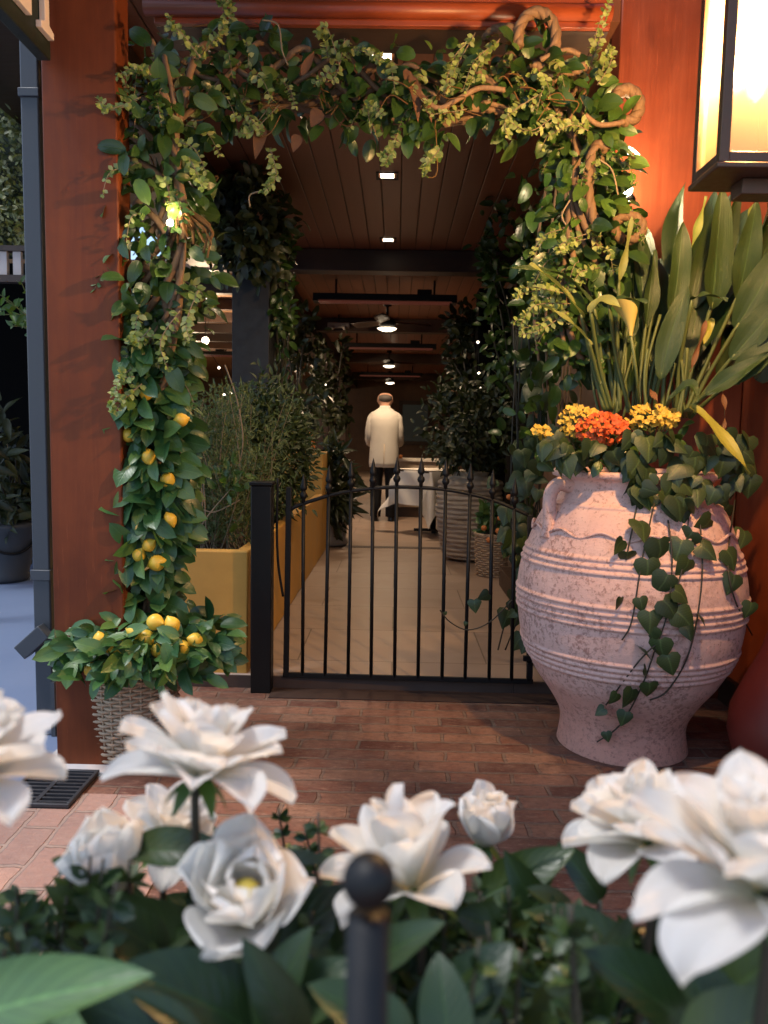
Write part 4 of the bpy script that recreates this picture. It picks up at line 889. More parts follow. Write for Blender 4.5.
    for (cx_, cy_, n_) in ((180, 190, 10), (270, 105, 8), (440, 105, 16), (330, 105, 8), (225, 80, 10), (540, 100, 8), (175, 150, 8)):
        root = MB()
        for k in range(n_):
            a = P(cx_ + rng.normal() * 10, cy_ + rng.normal() * 8, 2.8 + rng.normal() * .03); b = a + Vector((rng.normal() * .05, rng.normal() * .03, rng.normal() * .05)); c = b + Vector((rng.normal() * .04, 0, -.015 + rng.normal() * .03)); root.tube(smooth_path([a, b, c], 4), .0022, 4)
        root.build('dry_fibre', 'root', t)
    for pl in ([(262, 20), (278, 25), (282, 50), (288, 65)], [(266, 190), (250, 195), (250, 207)], [(600, 160), (612, 170), (618, 195)], [(570, 200), (562, 215), (566, 225)], [(165, 145), (160, 190), (158, 240)]):
        MB().tube(smooth_path([P(x, y, 2.76) for x, y in pl], 6), .003, 5).build('tendril', 'twig', t)
    # dry leaf strips
    for (x, y, dx, dy, w_) in ((302, 75, 12, -25, .03), (262, 125, -6, 30, .045), (320, 110, -8, 14, .05), (410, 75, 12, 40, .04), (405, 70, 8, 20, .035), (420, 95, 14, 22, .03), (298, 135, -4, 14, .04)):
        a = P(x, y, 2.77); b = P(x + dx, y + dy, 2.75); MB().leaves(T_POINT, [a], [b - a], [(.3, -1, .2)], (b - a).length, w_).build('dry_leaf', 'dry_leaf', t)
    for mb, nm, mt in ((dark, 'dark_foliage', 'leaf_dark'), (mid, 'green_foliage', 'leaf_mid'), (lime, 'lime_sprig', 'leaf_lime'), (bark, 'twisted_vine', 'bark'), (lstem, 'sprig_stem', 'twig')): mb.build(nm, mt, t)
garland()
def shade_vine():
    t = thing('climbing_vine', 'dim climbing vine behind the right side of the garland, inside the corridor', 'vine', tuple(P(545, 420, 3.5)))
    mb = MB(); ps = []
    for k in range(230):
        y = rng.uniform(150, 450); x = 555 - (y - 150) * .06 + rng.normal() * 18; ps.append(P(x, y, rng.uniform(3.4, 4.2)))
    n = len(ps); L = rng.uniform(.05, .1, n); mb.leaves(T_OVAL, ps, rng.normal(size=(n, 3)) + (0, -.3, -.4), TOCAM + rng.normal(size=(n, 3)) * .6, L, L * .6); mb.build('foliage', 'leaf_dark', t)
    st = MB()
    for k in range(6):
        x = rng.uniform(530, 570); st.tube(smooth_path([P(x, 140, 3.7), P(x + rng.normal() * 10, 300, 3.7), P(x + rng.normal() * 10, 460, 3.7)], 6), .007, 6)
    st.build('stem', 'bark', t)
shade_vine()
# ================================================================== lemon vine & basket
BXc, BYc = P(133, 785, 2.68).x, 2.68
def lemon_mesh(mb, p, r, axis):
    a = Vector(axis).normalized(); u = a.orthogonal().normalized(); v = a.cross(u); prof = [(.0, -1.22), (.12, -1.16), (.3, -1.02), (.62, -.75), (.88, -.4), (1, 0), (.9, .4), (.64, .76), (.34, 1.02), (.16, 1.14), (.12, 1.24), (.0, 1.27)]
    vv = []; f = []; seg = 16
    for rr_, z in prof:
        for k in range(seg):
            t_ = 2 * math.pi * k / seg; vv.append(tuple(Vector(p) + (u * math.cos(t_) + v * math.sin(t_)) * max(rr_, .004) * r + a * z * r))
    for i in range(len(prof) - 1):
        for k in range(seg):
            k2 = (k + 1) % seg; f.append((i * seg + k, i * seg + k2, (i + 1) * seg + k2, (i + 1) * seg + k))
    mb.add(vv, f)
def lemon_vine():
    t = thing('lemon_vine', 'upright vine of lemon leaves with yellow lemons climbing the left red pillar from a basket', 'lemon vine', (BXc, BYc, .3))
    lf, st = MB(), MB(); ps = []; ds = []
    Yl = 2.66
    for k in range(720):
        y = rng.uniform(340, 615); c = 152 + 6 * math.sin(y * .03); wd = 34 if y < 560 else 30; a = rng.uniform(0, 2 * math.pi); r_ = math.sqrt(rng.uniform(.1, 1)) * wd
        p = P(c + math.cos(a) * r_, y, Yl); p.y += math.sin(a) * r_ * Yl / F * .9; ps.append(p); ds.append((math.cos(a) * .7 + rng.normal() * .35, math.sin(a) * .6 + rng.normal() * .3, -.45 + rng.normal() * .45))
    n = len(ps); L = rng.uniform(.06, .118, n); lf.leaves(T_OVAL, ps, ds, TOCAM + (0, 0, .35) + rng.normal(size=(n, 3)) * .5, L, L * rng.uniform(.5, .66, n))
    # skirt bush
    ps = []; ds = []
    for k in range(640):
        a = rng.uniform(0, 2 * math.pi); r_ = math.sqrt(rng.random()); x = 148 + math.cos(a) * r_ * 84; y = 638 + rng.uniform(-30, 26) * (1.1 - r_ * .4) + 10 * r_; p = P(x, y, 2.6); p.y += math.sin(a) * r_ * .22
        ps.append(p); ds.append((math.cos(a) * .7 + rng.normal() * .55, math.sin(a) * .6 - .1 + rng.normal() * .45, .15 - r_ * .3 + rng.normal() * .55))
    n = len(ps); L = rng.uniform(.05, .1, n); lf.leaves(T_OVAL, ps, ds, TOCAM + (0, 0, .5) + rng.normal(size=(n, 3)) * .5, L, L * rng.uniform(.45, .58, n))
    lf.build('foliage', 'leaf_lemon', t)
    for k in range(4):
        o = rng.normal(size=2) * .025; st.tube(smooth_path([(BXc + o[0], BYc + o[1], .3), tuple(P(150, 600, Yl) + Vector((o[0], o[1], 0))), tuple(P(155 + 8 * k, 470, Yl) + Vector((-o[0], o[1], 0))), tuple(P(156, 350, Yl) + Vector((o[0], -o[1], 0)))], 8), .009, 7)
    st.build('stem', 'bark', t)
    for (x, y) in ((149, 457), (181, 420), (147, 392), (129, 497), (157, 563), (139, 555), (149, 545), (90, 654), (92, 670), (124, 640), (135, 632), (146, 638), (158, 650), (120, 655), (168, 638), (183, 648), (110, 645), (172, 625), (168, 480), (128, 435), (170, 520), (100, 640), (195, 640), (140, 660), (155, 622)):
        o = MB(); p = P(x, y, 2.66 if y < 600 else 2.6); p.y = (2.555 if y < 600 else 2.46) + rng.uniform(0, .02); p = P(x, y, p.y); lemon_mesh(o, p, rng.uniform(.023, .029), (rng.normal(), rng.normal() * .5, rng.normal() + .3)); o.build('lemon', 'lemon', t)
lemon_vine()
def basket(label, c, r0, r1, h, rows, mat='wicker', nst=30):
    t = thing('wicker_basket', label, 'basket', c); wv = MB(); N = nst * 4
    for j in range(rows):
        z = h * (j + .5) / rows; r = r0 + (r1 - r0) * (z / h) ** .7; v = []
        pts = []
        for k in range(N + 1):
            a = 2 * math.pi * k / N; rr_ = r + .006 * math.cos(a * nst / 2 + (j % 2) * math.pi); pts.append((c[0] + rr_ * math.cos(a), c[1] + rr_ * math.sin(a), c[2] + z))
        wv.tube(pts, h / rows * .46, 5, False)
    wv.build('weave', mat, t)
    sk = MB()
    for k in range(nst):
        a = 2 * math.pi * (k + .0) / nst; sk.tube([(c[0] + (r0 + (r1 - r0) * q ** .7) * math.cos(a), c[1] + (r0 + (r1 - r0) * q ** .7) * math.sin(a), c[2] + h * q) for q in (0, .25, .5, .75, 1)], .0042, 5)
    sk.build('stakes', mat, t)
    rim = MB()
    for s_ in range(3):
        rim.tube([(c[0] + (r1 + .008 * math.cos(k * .9 + s_ * 2.09)) * math.cos(2 * math.pi * k / 72), c[1] + (r1 + .008 * math.cos(k * .9 + s_ * 2.09)) * math.sin(2 * math.pi * k / 72), c[2] + h + .008 * math.sin(k * .9 + s_ * 2.09)) for k in range(73)], .008, 6, False)
    rim.build('rim', mat, t)
    MB().lathe([(r0 + (r1 - r0) * q ** .7 - .003, .004 + (h - .02) * q) for q in (0, .06, .15, .3, .5, .75, 1)], c, 32).build('liner', mat, t)
    return t
basket('tall round wicker basket holding the lemon vine beside the left red pillar', (BXc, BYc, .0), .142, .168, .385, 30)
# ================================================================== shrubs in the planter and corridor
def twiggy():
    t = thing('twiggy_shrub', 'wispy grey green shrub with bare pale twigs in the front of the yellow planter', 'shrub', tuple(P(215, 545, 3.9)))
    tw, nd = MB(), MB(); ps = []; ds = []
    for k in range(95):
        b = P(rng.uniform(180, 255), 560, rng.uniform(3.65, 4.5)); b.z = .54; top = b + Vector((rng.normal() * .16, rng.normal() * .15, rng.uniform(.35, .85))); m = b.lerp(top, .5) + Vector((rng.normal() * .06, rng.normal() * .05, 0))
        pth = smooth_path([b, m, top], 6); tw.tube(pth, [.003 * (1 - .7 * i / len(pth)) for i in range(len(pth))], 5)
        for q in pth[3:]:
            for _ in range(13):
                e = q + Vector(rng.normal(size=3) * .03); ps.append(e); ds.append(Vector(rng.normal(size=3) * .6) + Vector((0, 0, .6)))
    n = len(ps); nd.leaves(T_NEEDLE, ps, ds, rng.normal(size=(n, 3)) + TOCAM, rng.uniform(.025, .05, n), .0075)
    for pl in ([(225, 365), (237, 400), (243, 440), (238, 470)], [(190, 465), (200, 480), (202, 510), (192, 535)], [(200, 460), (204, 490), (206, 530)], [(180, 520), (200, 510), (215, 512), (240, 500)], [(182, 535), (205, 515)], [(188, 552), (205, 520), (230, 490)]):
        tw.tube(smooth_path([P(x, y, 3.62) for x, y in pl], 6), .0036, 6)
    tw.build('twig', 'twig', t); nd.build('foliage', 'leaf_olive', t)
    mb = MB(); ps = [P(232 + rng.normal() * 8, 485 + rng.normal() * 12, 3.6) for _ in range(26)]; mb.leaves(T_POINT, ps, rng.normal(size=(26, 3)) + (0, 0, -.4), TOCAM + rng.normal(size=(26, 3)) * .5, .06, .03); mb.build('fresh_shoot', 'leaf_mid', t)
twiggy()
def bush(name, label, cat, cx, cyp, rx, ry, Y, depth, n, mat, L, tpl=T_POINT, ratio=.45, base=None, stemn=12, clump=.35):
    basep = base if base is not None else P(cx, cyp + ry, Y)
    t = thing(name, label, cat, tuple(basep)); mb, st = MB(), MB(); k = Y / F; ps = []; ds = []
    cs = []
    for _ in range(max(6, n // 28)):
        d = unit(1)[0]; r_ = rng.uniform(.35, 1) ** .5; cs.append((d * r_, rng.uniform(.6, 1.3)))
    for _ in range(n):
        c, s_ = cs[rng.integers(len(cs))]; q = c + rng.normal(size=3) * clump * s_ * .55
        p = P(cx + q[0] * rx, cyp - q[2] * ry, Y); p.y += q[1] * depth; ps.append(p); ds.append(q * .6 + rng.normal(size=3) * .6)
    LL = rng.uniform(.7, 1.25, n) * L; mb.leaves(tpl, ps, ds, TOCAM + (0, 0, .4) + rng.normal(size=(n, 3)) * .6, LL, LL * ratio); mb.build('foliage', mat, t)
    for c, s_ in cs[:stemn]:
        p = P(cx + c[0] * rx, cyp - c[2] * ry, Y); p.y += c[1] * depth; b = Vector(basep); st.tube(smooth_path([b, b.lerp(p, .5) + Vector((rng.normal() * .03, rng.normal() * .03, .03)), p], 5), .006 * Y / 6 + .002, 5)
    st.build('branch', 'dark_stem', t); return t
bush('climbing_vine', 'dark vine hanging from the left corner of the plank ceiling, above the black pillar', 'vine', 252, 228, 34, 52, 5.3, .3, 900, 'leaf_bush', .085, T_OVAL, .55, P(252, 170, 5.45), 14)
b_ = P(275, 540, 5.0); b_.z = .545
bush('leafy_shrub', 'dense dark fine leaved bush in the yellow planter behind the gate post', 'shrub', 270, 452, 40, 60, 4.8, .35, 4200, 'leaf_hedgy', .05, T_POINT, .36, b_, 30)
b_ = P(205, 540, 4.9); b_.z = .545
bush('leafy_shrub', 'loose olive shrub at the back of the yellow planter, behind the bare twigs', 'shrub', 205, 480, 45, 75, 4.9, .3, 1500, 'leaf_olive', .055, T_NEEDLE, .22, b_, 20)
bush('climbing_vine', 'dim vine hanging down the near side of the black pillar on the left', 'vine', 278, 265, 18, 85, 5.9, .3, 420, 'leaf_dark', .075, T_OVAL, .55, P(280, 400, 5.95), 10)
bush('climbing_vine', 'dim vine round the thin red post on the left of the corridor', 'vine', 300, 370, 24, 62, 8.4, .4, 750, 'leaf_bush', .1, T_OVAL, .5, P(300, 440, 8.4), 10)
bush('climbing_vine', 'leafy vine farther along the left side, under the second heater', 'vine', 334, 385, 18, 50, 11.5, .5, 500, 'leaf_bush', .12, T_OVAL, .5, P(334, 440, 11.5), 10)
# broad plants on the left with pot
pp = G(333, 545, .061)
t = thing('plant_pot', 'pale round pot on the tile floor at the left, beyond the yellow planter', 'plant pot', tuple(pp))
MB().lathe([(.12, 0), (.15, .02), (.15, .06), (.13, .08), (.15, .3), (.16, .32), (.14, .32)], tuple(pp), 32).build('body', 'stone_pale', t)
bush('broad_leaf_plant', 'tall strappy plant in the pale pot with trailing leaves and an orange flower spike', 'plant', 332, 480, 15, 46, pp.y, .25, 420, 'leaf_bush', .2, T_BLADE, .25, pp + Vector((0, 0, .3)), 12)
p = P(313, 440, 7.2)
t = tag(MB().tube([p + Vector((.02, 0, -.4)), p + Vector((0, 0, -.05)), p + Vector((-.03, 0, .04)), p + Vector((-.06, 0, .09))], [.01, .02, .035, .006], 10).build('flower_spike', 'orange_bract', None, tuple(p + Vector((.02, 0, -.4)))), 'orange pink flower spike standing above the taller yellow planter', 'flower')
b_ = P(270, 450, 7.2); b_.z = 1.0
# ribbed stone jar with bush, fruit basket on the right
q = G(468, 559, .061); rj = .27
prof = [(.16, 0), (.2, .02)]
zz = .03
while zz < .72:
    rr_ = .2 + .09 * math.sin(min(1, zz / .62) * math.pi * .62 + .1); ph_ = (zz % .042) / .042; prof.append((rr_ + .016 * math.sin(ph_ * math.pi), zz)); zz += .0058
prof += [(.2, .74), (.16, .76), (.17, .79), (.13, .79)]
tag(MB().lathe(prof, tuple(q), 64, wob=lambda a, z: .02 * math.sin(3 * a + z * 40) + .012 * math.sin(9 * a + z * 90)).build('ribbed_jar', 'rib', None, tuple(q)), 'round ribbed pale stone jar on the tile floor at the right, behind the gate', 'jar')
bush('leafy_tree', 'dark glossy leaved bush growing from the ribbed stone jar', 'bush', 472, 425, 42, 44, 6.9, .45, 2100, 'leaf_bush', .07, T_POINT, .5, q + Vector((0, 0, .78)), 26)
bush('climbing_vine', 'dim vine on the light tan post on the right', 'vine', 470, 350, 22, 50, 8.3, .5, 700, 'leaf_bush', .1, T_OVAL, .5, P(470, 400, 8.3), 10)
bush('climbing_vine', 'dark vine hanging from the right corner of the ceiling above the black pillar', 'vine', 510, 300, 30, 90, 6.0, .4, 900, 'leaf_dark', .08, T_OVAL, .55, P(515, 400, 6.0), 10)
bk = G(491, 575, .061)
basket('small brown wicker basket with orange fruit, right of the ribbed stone jar', (bk.x, bk.y, .061), .11, .135, .33, 18, 'wicker', 20)
t = bush('citrus_bush', 'small citrus bush with orange fruit in the brown basket behind the gate', 'bush', 492, 525, 14, 22, bk.y, .12, 230, 'leaf_lemon', .07, T_POINT, .5, Vector((bk.x, bk.y, .36)), 8)
for (x, y) in ((484, 528), (498, 531), (500, 518), (509, 497), (489, 540)):
    o = MB(); o.ball(P(x, y, bk.y - .16), .022); o.build('orange_fruit', 'orange_bract', t)
pillar('low_planter', (.79, 3.56, .061), (1.055, 5.7, .2), 'dark_wood', 'low dark wooden edging along the right of the tiled path, behind the clay jar', 'planter')
# host counter, table
ca, cb = P(396, 458, 10.5), P(452, 458, 10.5)
t = thing('host_counter', 'beige host counter with a pale top in front of the waiter', 'counter', ((ca.x + cb.x) / 2, 10.7, .061))
cz = P(420, 459, 10.5).z
MB().box((ca.x, 10.5, .2), (cb.x, 11.0, cz - .04)).build('front_panel', 'beige_panel', t, smooth=False, bevel=.005)
MB().box((ca.x - .03, 10.46, cz - .038), (cb.x + .04, 11.04, cz)).build('counter_top', 'white_cloth', t, smooth=False, bevel=.006)
MB().box((ca.x + .02, 10.53, .0615), (cb.x - .02, 10.97, .199)).build('plinth', 'dark_wood', t, smooth=False)
tp = P(440, 470, 8.75); tx, ty, tz = tp.x - .06, 8.85, .79
t = thing('dining_table', 'small table on a dark pedestal under a white cloth, right of the waiter', 'table', (tx, ty, .061))
MB().box((tx - .3, ty - .3, tz - .03), (tx + .3, ty + .3, tz - .002), R(38)).build('table_top', 'dark_wood', t, smooth=False, bevel=.004)
MB().tube([(tx, ty, .1), (tx, ty, tz - .03)], .035, 12).build('pedestal', 'black_iron', t)
MB().bar((tx - .22, ty, .09), (tx + .22, ty, .09), .05, .03).bar((tx, ty - .22, .091), (tx, ty + .22, .091), .05, .028).build('foot', 'black_iron', t, smooth=False)
cl = MB()
def cloth(u, v):
    a, b = (u - .5) * 1.4, (v - .5) * 1.4; h = .3
    ca_, sa_ = math.cos(R(0)), math.sin(R(0)); x, y = a, b
    ex, ey = max(0, abs(x) - h), max(0, abs(y) - h); drop = ex + ey if (ex > 0) != (ey > 0) else math.hypot(ex, ey) * 1.1
    fx = max(-h, min(h, x)); fy = max(-h, min(h, y)); w_ = .02 * math.sin(14 * (a - b)) * min(1, drop * 8)
    kf = .42 if ex > 0 and ey > 0 else .12; fx += math.copysign(1, x) * (ex * kf + (w_ if ex > 0 else 0)) * (ex > 0); fy += math.copysign(1, y) * (ey * kf + (w_ if ey > 0 else 0)) * (ey > 0)
    c4, s4 = math.cos(R(38)), math.sin(R(38)); return (tx + fx * c4 - fy * s4, ty + fx * s4 + fy * c4, tz + .003 - drop)
o = cl.grid(cloth, 44, 44).build('tablecloth', 'white_cloth', None, (tx, ty, tz)); tag(o, 'white cloth hanging in points over the small table right of the waiter', 'tablecloth')
gx_, gy_ = P(443, 462, 8.8).x, 8.8
tag(MB().lathe([(.032, 0), (.034, .003), (.006, .008), (.005, .08), (.02, .095), (.036, .125), (.038, .16), (.032, .2), (.031, .2), (.036, .16), (.034, .128), (.015, .1), (.001, .096)], (gx_, gy_, tz + .004), 20).build('wine_glass', 'clear_glass', None, (gx_, gy_, tz + .004)), 'clear wine glass on the white cloth of the small table', 'glass')
tag(MB().lathe([(.03, 0), (.036, .07), (.034, .07), (.028, .004), (.001, .004)], (gx_ + .14, gy_, tz + .004), 20).build('water_glass', 'clear_glass', None, (gx_ + .14, gy_, tz + .004)), 'short water glass right of the wine glass on the small table', 'glass')
lamp('table_lamp_pool', 'SPOT', (P(387, 331, 10.4).x + .3, 8.2, 2.86), 18, WARM, .05, (tx - .2, 8.6, 0), 110, .8) if False else None
# ================================================================== waiter
def person():
    X, Y, Z = P(383, 520, 10.0).x, 9.98, .061
    t = thing('person', 'man seen from behind in a cream jacket and black trousers at the host counter', 'person', (X, Y, Z))
    def W(x, y, z): return (X + x, Y + y, Z + z)
    V = []; E = []; RD = []
    def j(p, r, par=None):
        V.append(W(*p)); RD.append(r); 
        if par is not None: E.append((par, len(V) - 1))
        return len(V) - 1
    pel = j((0, 0, .9), (.15, .1)); sp = j((0, .0, 1.08), (.14, .1), pel); ch = j((0, .01, 1.28), (.17, .11), sp); nk = j((0, .02, 1.42), (.062, .062), ch); nh = j((.0, .045, 1.48), (.055, .055), nk)
    hb = j((.0, .075, 1.545), (.095, .11), nh); hm = j((0, .08, 1.61), (.1, .118), hb); htp = j((0, .075, 1.66), (.07, .085), hm)
    j((0, .2, 1.56), (.018, .018), hb); j((-.1, .075, 1.57), (.012, .024), hb); j((.1, .075, 1.57), (.012, .024), hb)
    for s_ in (-1, 1):
        sh = j((s_ * .155, .0, 1.36), (.042, .042), ch); el = j((s_ * .2, .03, 1.1), (.034, .034), sh); wr = j((s_ * .17, .24, .98), (.03, .028), el)
        pm = j((s_ * .145, .32, .965), (.036, .018), wr)
        for k in range(4):
            f1 = j((s_ * (.17 - .018 * k), .365, .962), (.0095, .0095), pm); f2 = j((s_ * (.168 - .018 * k), .4 + .004 * (1.5 - abs(k - 1.5)), .955), (.009, .009), f1); j((s_ * (.166 - .018 * k), .42 + .006 * (1.5 - abs(k - 1.5)), .937), (.0075, .0075), f2)
        th = j((s_ * .105, .32, .958), (.011, .011), pm); j((s_ * .092, .35, .95), (.009, .009), th)
        hp = j((s_ * .095, 0, .84), (.09, .095), pel); kn = j((s_ * .1, .015, .46), (.06, .06), hp); an = j((s_ * .1, -.01, .09), (.042, .042), kn); j((s_ * .115, .13, .035), (.035, .028), an)
    me = bpy.data.meshes.new('body'); me.from_pydata([tuple(np.array(v) - np.array((X, Y, Z))) for v in V], E, []); o = bpy.data.objects.new('body', me); COL.objects.link(o); o.parent = t
    m = o.modifiers.new('skin', 'SKIN'); m.use_smooth_shade = True; me.skin_vertices[0].data[0].use_root = True
    for i, r in enumerate(RD): me.skin_vertices[0].data[i].radius = r
    s2 = o.modifiers.new('sub', 'SUBSURF'); s2.levels = 2; s2.render_levels = 2; me.materials.append(MT['skin'])
    # jacket: torso shell and sleeves
    jk = MB()
    jk.loft([(W(0, .0, .70), .19, .15), (W(0, .0, .76), .192, .152), (W(0, 0, .92), .188, .15), (W(0, .0, 1.05), .18, .142), (W(0, .005, 1.2), .195, .148), (W(0, .005, 1.3), .205, .146), (W(0, .01, 1.36), .195, .13), (W(0, .012, 1.4), .18, .11), (W(0, .018, 1.435), .11, .085), (W(0, .025, 1.465), .072, .072), (W(0, .03, 1.49), .068, .068)], 28)
    for s_ in (-1, 1):
        jk.tube(smooth_path([W(s_ * .13, .0, 1.375), W(s_ * .168, 0, 1.325), W(s_ * .192, .0, 1.2), W(s_ * .2, .03, 1.08), W(s_ * .2, .15, 1.02), W(s_ * .178, .23, .985)], 4), [.05 + .014 * min(1, i / 4) - .0012 * i for i in range(21)], 14)
    o = jk.build('jacket', 'jacket', t); tx_ = bpy.data.textures.new('folds', 'CLOUDS'); tx_.noise_scale = .12; dm = o.modifiers.new('folds', 'DISPLACE'); dm.texture = tx_; dm.strength = .03; dm.mid_level = .5
    MB().bar(W(0, -.152, .72), W(0, -.147, 1.0), .008, .006).build('back_vent', 'wicker', t)
    tr = MB()
    for s_ in (-1, 1):
        tr.loft([(W(s_ * .1, -.01, .06), .07, .085), (W(s_ * .1, 0, .25), .072, .08), (W(s_ * .1, .01, .46), .08, .085), (W(s_ * .09, .0, .7), .088, .11), (W(s_ * .08, 0, .86), .085, .125)], 18)
    tr.build('trousers', 'black_cloth', t)
    for s_ in (-1, 1):
        MB().loft([(W(s_ * .11, .06, .0), .05, .14), (W(s_ * .11, .06, .02), .052, .142), (W(s_ * .108, .05, .045), .05, .12), (W(s_ * .103, .0, .085), .045, .065)], 18).build('shoe', 'black_leather', t)
    MB().ball(W(0, .05, 1.585), .1, (.98, 1.02, .6)).build('hair', 'hair', t)
    for s_ in (-1, 1): MB().ball(W(s_ * .032, .175, 1.59), .011).build('eye', 'black_leather', t)
person()
p = P(396, 449, 10.35); tag(MB().box((p.x - .05, 10.5, cz + .001), (p.x + .09, 10.6, cz + .05)).build('menu_stack', 'orange_bract', None, (p.x, 10.5, cz), smooth=False, bevel=.004), 'small red orange stack on the counter by the hand of the waiter', 'menu stack')
# ================================================================== far left things
q = G(4, 580, -.001); 
t = thing('plant_pot', 'grey fluted pot on the blue floor at the left edge', 'plant pot', tuple(q))
MB().lathe([(.17, 0), (.19, .03), (.18, .06), (.21, .2), (.235, .4), (.25, .42), (.25, .45), (.22, .45)], tuple(q), 40).build('body', 'grey_metal', t)
MB().tube([(q[0] + .235 * math.cos(a), q[1] + .235 * math.sin(a), .3 - .07 * abs(math.sin(a * 2))) for a in np.linspace(0, 2 * math.pi, 60)], .01, 6).build('rope_trim', 'black_iron', t)
bush('broad_leaf_plant', 'very dark plant in the grey pot at the left edge', 'plant', 5, 470, 28, 60, q.y, .3, 350, 'leaf_bush', .16, T_BLADE, .3, q + Vector((0, 0, .42)), 10)
def hedge():
    p = P(5, 160, 4.6); t = thing('hanging_hedge', 'pale olive leafy hedge hanging high up at the left edge behind the downpipe', 'hedge', tuple(p))
    mb = MB(); n = 7000; ps = [P(rng.uniform(-80, 45), 40 + 210 * rng.random() ** .9, 4.6 + rng.normal() * .1) for _ in range(n)]
    ps = [q for q in ps if math.sin(q.x * 9 + q.z * 7) + rng.normal() * .7 > -.9]; n = len(ps)
    mb.leaves(T_SMALL, ps, rng.normal(size=(n, 3)), TOCAM + rng.normal(size=(n, 3)) * .8, rng.uniform(.025, .045, n), rng.uniform(.014, .022, n)); mb.build('foliage', 'leaf_hedge', t)
    b = P(-80, 250, 4.6); c = P(40, 45, 4.6); MB().box((b.x, 4.72, b.z), (c.x, 4.8, c.z)).build('backing', 'leaf_bush', t, smooth=False)
    MB().bar((b.x + .3, 4.76, c.z), (b.x + .3, 4.76, 4.2), .03, .03).build('hanger', 'black_iron', t)
hedge()
a, b = P(-30, 274, 4.4), P(33, 251, 4.4)
t = thing('slatted_screen', 'black and white slatted screen under the olive hedge at the left edge', 'screen', tuple(a))
MB().box((a.x - .3, 4.4, a.z - .04), (b.x, 4.46, a.z)).box((a.x - .3, 4.4, b.z), (b.x, 4.46, b.z + .03)).build('rail', 'dark_wood', t, smooth=False)
x = a.x
while x < b.x - .04: MB().box((x, 4.41, a.z + .002), (x + .045, 4.44, b.z - .002)).build('slat', 'concrete', t, smooth=False); x += .08
MB().box((a.x - .25, 4.41, -.001), (a.x - .19, 4.45, a.z - .042)).build('leg', 'dark_wood', t, smooth=False)
def sprig():
    p = P(20, 322, 3.6); t = thing('leafy_branch', 'bright green leafy branch poking out by the downpipe at the left edge', 'branch', tuple(p))
    lf, st = MB(), MB()
    for a, b in (((40, 330), (5, 300)), ((40, 330), (20, 280)), ((38, 320), (0, 315)), ((40, 330), (28, 290)), ((30, 320), (-8, 290)), ((42, 335), (12, 326))):
        spray(lf, st, [P(a[0], a[1], 3.6), P((a[0] + b[0]) / 2, (a[1] + b[1]) / 2 - 3, 3.55), P(b[0], b[1], 3.5)], 4, .075, T_POINT, .4, .003)
    st.tube([P(40, 330, 3.6), P(60, 420, 3.7), P(60, 560, 3.7)], .008, 6)
    lf.build('foliage', 'leaf_mid', t); st.build('stem', 'stem', t)
sprig()
# ================================================================== foreground planter, flowers, finial
t = thing('planter_trough', 'dark trough planter under the white flowers in the foreground', 'planter', (0, .66, 0))
MB().box((-.95, .36, 0), (.95, .38, .42)).box((-.95, .96, 0), (.95, .98, .42)).box((-.95, .382, 0), (-.93, .958, .42)).box((.93, .382, 0), (.95, .958, .42)).build('wall', 'dark_wood', t, smooth=False, bevel=.004)
MB().box((-.928, .382, .02), (.928, .958, .4)).build('soil', 'soil', t, smooth=False)
fp = P(369, 880, .4)
t = thing('fence_post', 'thin black iron fence post with a round ball finial in front of the flowers', 'fence post', (fp.x, .4, 0))
